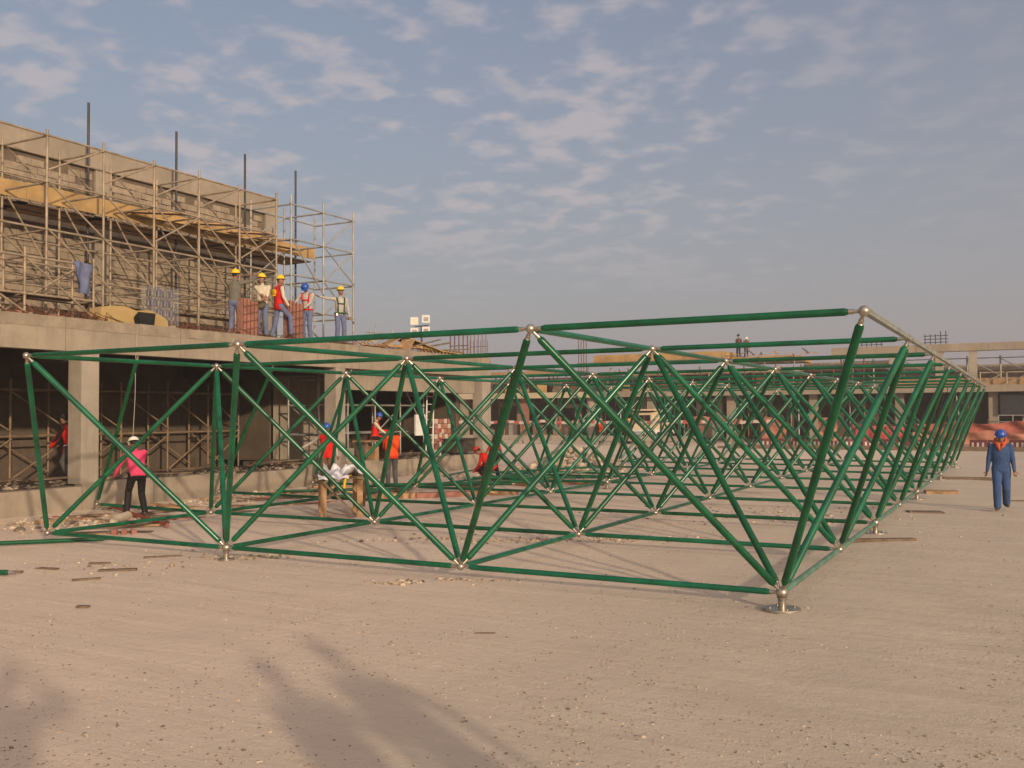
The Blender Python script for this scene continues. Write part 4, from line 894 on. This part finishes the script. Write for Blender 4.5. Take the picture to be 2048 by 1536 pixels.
    if strap:
        m = MB()
        for s in (-1, 1):
            m.path([B(s*.085, .10, .0), B(s*.095, .135*bulky, .20), B(s*.10, .135*bulky, .36), B(s*.115, .085, .505), B(s*.11, -.04, .535), B(s*.095, -.125*bulky, .40), B(s*.07, -.13*bulky, .2), B(s*.05, -.12, .02)], .020, 6)
        m.path([B(.172*bulky*math.sin(a), .128*bulky*math.cos(a), .045) for a in [i*.393 for i in range(17)]], .026, 6); m.path([B(-.10, .14*bulky, .33), B(.10, .14*bulky, .33)], .017, 6)
        fin(m).obj('harness', strap, root)
        m = MB().box(-.03, .03, -.02, .02, -.035, .035, 0, Matrix.Translation(B(.13, .11, .0))); fin(m).obj('buckle', REFL, root)
    if scarf:
        m = MB(); m.path([nb+S @ Vector((.085*math.sin(a), .085*math.cos(a), .02)) for a in [i*.42 for i in range(16)]], .035, 8)
        m.path([nb+S @ Vector((.10, -.02, .12)), nb+S @ Vector((.10, .03, .05)), nb+S @ Vector((.05, .13, -.03)), nb+S @ Vector((.02, .155, -.15))], [.03, .04, .045, .012], 8)
        m.path([nb+S @ Vector((-.098, -.03, .14)), nb+S @ Vector((-.098, .0, .05)), nb+S @ Vector((-.05, .12, -.02)), nb+S @ Vector((-.0, .15, -.10))], [.025, .03, .035, .012], 8)
        fin(m).obj('scarf', scarf, root)
    if belt == 'pouch':
        m = MB(); m.ball(B(.02, .17, -.02), .17, .07, .12, 14, 9, Q=S); m.path([B(-.14, .17, .04), B(0, .245, .02), B(.16, .17, .05)], .02, 6); fin(m).obj('pouch', mat('canvas_pouch', (.10, .085, .055), .9, 0, .3, 6, .3), root)
    if belt == 'pad':
        m = MB(); m.ball(B(.0, -.17, .36), .135, .05, .105, 12, 8, Q=S); m.path([B(-.1, -.16, .27), B(0, -.215, .26), B(.1, -.16, .27)], .02, 6); fin(m).obj('back_pad', mat('yellow_pad', (.60, .36, .02), .8, 0, .15, 4, .2), root)
    if belt == 'tape':
        m = MB(); m.path([B(.20*math.sin(a), .148*math.cos(a), .03) for a in [i*.393 for i in range(17)]], .014, 6); fin(m).obj('reflective_band', REFL, root)
    return root
CAMW = lambda d=0: R(-136.6+d)      # facing the camera from the deck, turned by d
# on the deck
DZ = 4.42
person('man in grey jumper and yellow helmet gripping the scaffold with his back turned', (-17.22, 9.40, DZ), R(25), 1.84, lean=.04, Rh=(.42, .34, 1.62), Re=(1, -.3, -.4), Lh=(.0, .38, 1.15), turn=-.2, shirt=GREYS, legs=DENIM)
person('man in cream shirt and yellow helmet holding a dark pouch before him', (-17.02, 10.30, DZ), R(-150), 1.80, lean=.02, Lh=(-.06, .30, 1.0), Rh=(-.16, .26, 1.02), turn=-.5, shirt=CREAM, legs=DENIM, strap=None, belt='pouch', bare=True).name
person('man in red vest with yellow back pad and yellow helmet, one knee bent', (-17.0, 10.98, DZ), R(-20), 1.84, lean=.02, turn=-.9, Lh=(-.2, .25, .95), Rh=(.34, .10, .92), Lf=(-.12, -.16), Rf=(.16, .30), Rfz=.10, shirt=cloth('red_shirt', (.42, .02, .02)), sleeves=CREAM, legs=DENIM, vest=REDV, belt='pad', strap=None)
person('man in blue helmet and red harness looking down on the deck', (-17.1, 12.36, DZ), R(-158), 1.80, lean=.10, nod=.75, turn=.0, Lh=(-.02, .30, .98), Rh=(.30, .34, 1.02), shirt=PALES, legs=DENIM, hat=BHAT, strap=REDV)
person('man in grey shirt, green harness and yellow helmet holding his arm out', (-17.15, 14.05, DZ+.0), R(-128), 1.86, lean=.0, Rh=(.68, .22, 1.42), Re=(.2, -.2, -1), Lh=(-.26, .12, .82), turn=.35, shirt=PALES, legs=DENIM, strap=GSTRAP)
# on the ground
person('man in pink shirt and white helmet stooping over the left corner of the frame', (-14.5, 3.75, .03), R(62), 1.78, lean=.42, hip=.86, Lh=(-.35, .42, .85), Rh=(.12, .45, .80), Lf=(-.16, .22), Rf=(.13, -.12), nod=.1, shirt=PINK, legs=BLACK, hat=WHAT, bulky=1.08)
person('man in red vest half hidden behind the first column under the deck', (-18.7, 5.30, .57), R(110), 1.72, lean=.25, hip=.86, Lh=(-.1, .45, .9), Rh=(.2, .45, .9), shirt=BLACK, legs=GREYT, vest=REDV, hat=BLACK, belt='tape')
person('man in blue helmet, red vest and grey shirt facing the camera by the low wall', (-15.95, 11.9, .02), R(-150), 1.86, lean=.06, Lh=(-.30, .08, .85), Rh=(.62, .18, 1.12), Re=(.3, -.5, -1), shirt=PALES, legs=BROWNT, vest=REDV, hat=BHAT, nod=.15)
person('man in red vest and blue helmet sitting sideways on the bench', (-17.05, 15.75, .80), R(-60), 1.74, lean=.12, hip=.585, Lh=(-.12, .42, .78), Rh=(.16, .44, .70), Lf=(-.12, .42), Rf=(.12, .42), Lfz=-.02, Rfz=-.02, nod=.3, shirt=CREAM, legs=DARKT, vest=REDV, hat=BHAT)
person('bareheaded stooping man in long orange vest seen from behind', (-14.1, 12.6, .02), R(45), 1.80, lean=.16, nod=1.0, Lh=(-.1, .42, 1.05), Rh=(.1, .42, 1.05), shirt=ORV, legs=GREYT, vest=ORV, hat=None, bulky=1.1)
person('crouching man in red helmet working low behind the tube heap', (-12.6, 16.0, .02), R(100), 1.74, lean=.75, hip=.45, Lh=(-.15, .55, .35), Rh=(.15, .55, .35), Lf=(-.18, .15), Rf=(.16, -.05), shirt=cloth('red_shirt', (.42, .02, .02)), legs=DARKT, hat=RHAT, vest=REDV)
person('dark haired man in red shirt mostly hidden behind a thick green bar', (-12.9, 16.9, .02), R(120), 1.78, lean=.2, nod=.3, Lh=(-.2, .35, .9), Rh=(.2, .35, .9), shirt=cloth('red_shirt', (.42, .02, .02)), legs=DARKT, hat=None)
person('man in blue coverall and blue helmet walking towards the camera', (1.9, 12.6, .02), R(183), 1.70, lean=.05, nod=.28, Lh=(-.27, .10, .79), Rh=(.29, .03, .78), Lf=(-.10, -.22), Rf=(.09, .22), Lfz=.05, legb=1.3, shirt=COVER, legs=COVER, hat=BHAT, scarf=cloth('orange_scarf', (.55, .11, .05)), bulky=1.2, vox=.010)
person('distant worker in dark helmet standing on top of the yellow formwork', (-16.45, YF+3.6, 6.26), R(170), 1.70, hat=BLACK, shirt=BROWNT, legs=DARKT, vox=.02)
person('distant worker in white helmet bending on top of the yellow formwork', (-15.9, YF+3.6, 6.26), R(200), 1.55, lean=.5, hat=WHAT, shirt=BROWNT, legs=DARKT, vox=.02)
person('distant worker in yellow vest behind the barrier tape left of the cream truck', (-22.0, 52.2, .9-.9), R(160), 1.72, hat=YHAT, shirt=DARKT, legs=DARKT, vest=mat('yellow_vest', (.75, .36, .02), .9, 0, .1, 4, .1), vox=.02)
person('distant worker in orange vest left of the one in yellow by the tape', (-24.2, 52.4, 0), R(190), 1.72, hat=WHAT, shirt=DARKT, legs=DARKT, vest=ORV, vox=.02)
# the group on the spoil bank around the camera: their shadows fall across the foreground
GG = 'people standing by the camera, only their shadows in the photo'
for (x, y, yw, h) in ((4.15, -8.86, R(30), 1.74), (4.10, -9.55, R(40), 1.72)):
    person('person standing just outside the frame whose long shadow crosses the foreground', (x, y, gz(x, y)-.01), yw, h, Lh=(-.12, .2, 1.05), Rh=(.34, .02, 1.0), Re=(1, -.6, .2), shirt=PALES, legs=GREYT, hat=WHAT, group=GG, bulky=1.15)
bx = CAM-Vector((fw.x, fw.y, 0)).normalized()*.36+rt*.10
person('photographer holding the camera up, outside the frame at the left of the shadows', (bx.x, bx.y, gz(bx.x, bx.y)-.01), R(28), 1.88, Lh=(-.10, .30, 1.50), Rh=(.10, .30, 1.50), Le=(-1, .2, -.6), Re=(1, .2, -.6), shirt=PALES, legs=GREYT, hat=None, bulky=1.3)

# ---------------------------------------------------------------- dusty air
hm = bpy.data.materials.new('haze'); hm.use_nodes = True; t = hm.node_tree; t.nodes.clear()
ho = t.nodes.new('ShaderNodeOutputMaterial'); hv = t.nodes.new('ShaderNodeVolumePrincipled'); hv.inputs['Density'].default_value = .0015; hv.inputs['Color'].default_value = (.86, .82, .78, 1); hv.inputs['Anisotropy'].default_value = .2
t.links.new(hv.outputs[0], ho.inputs['Volume'])
MB().box(-1000, 1000, -400, 1000, -1.2, 14.2).obj('haze', hm, kind='stuff')
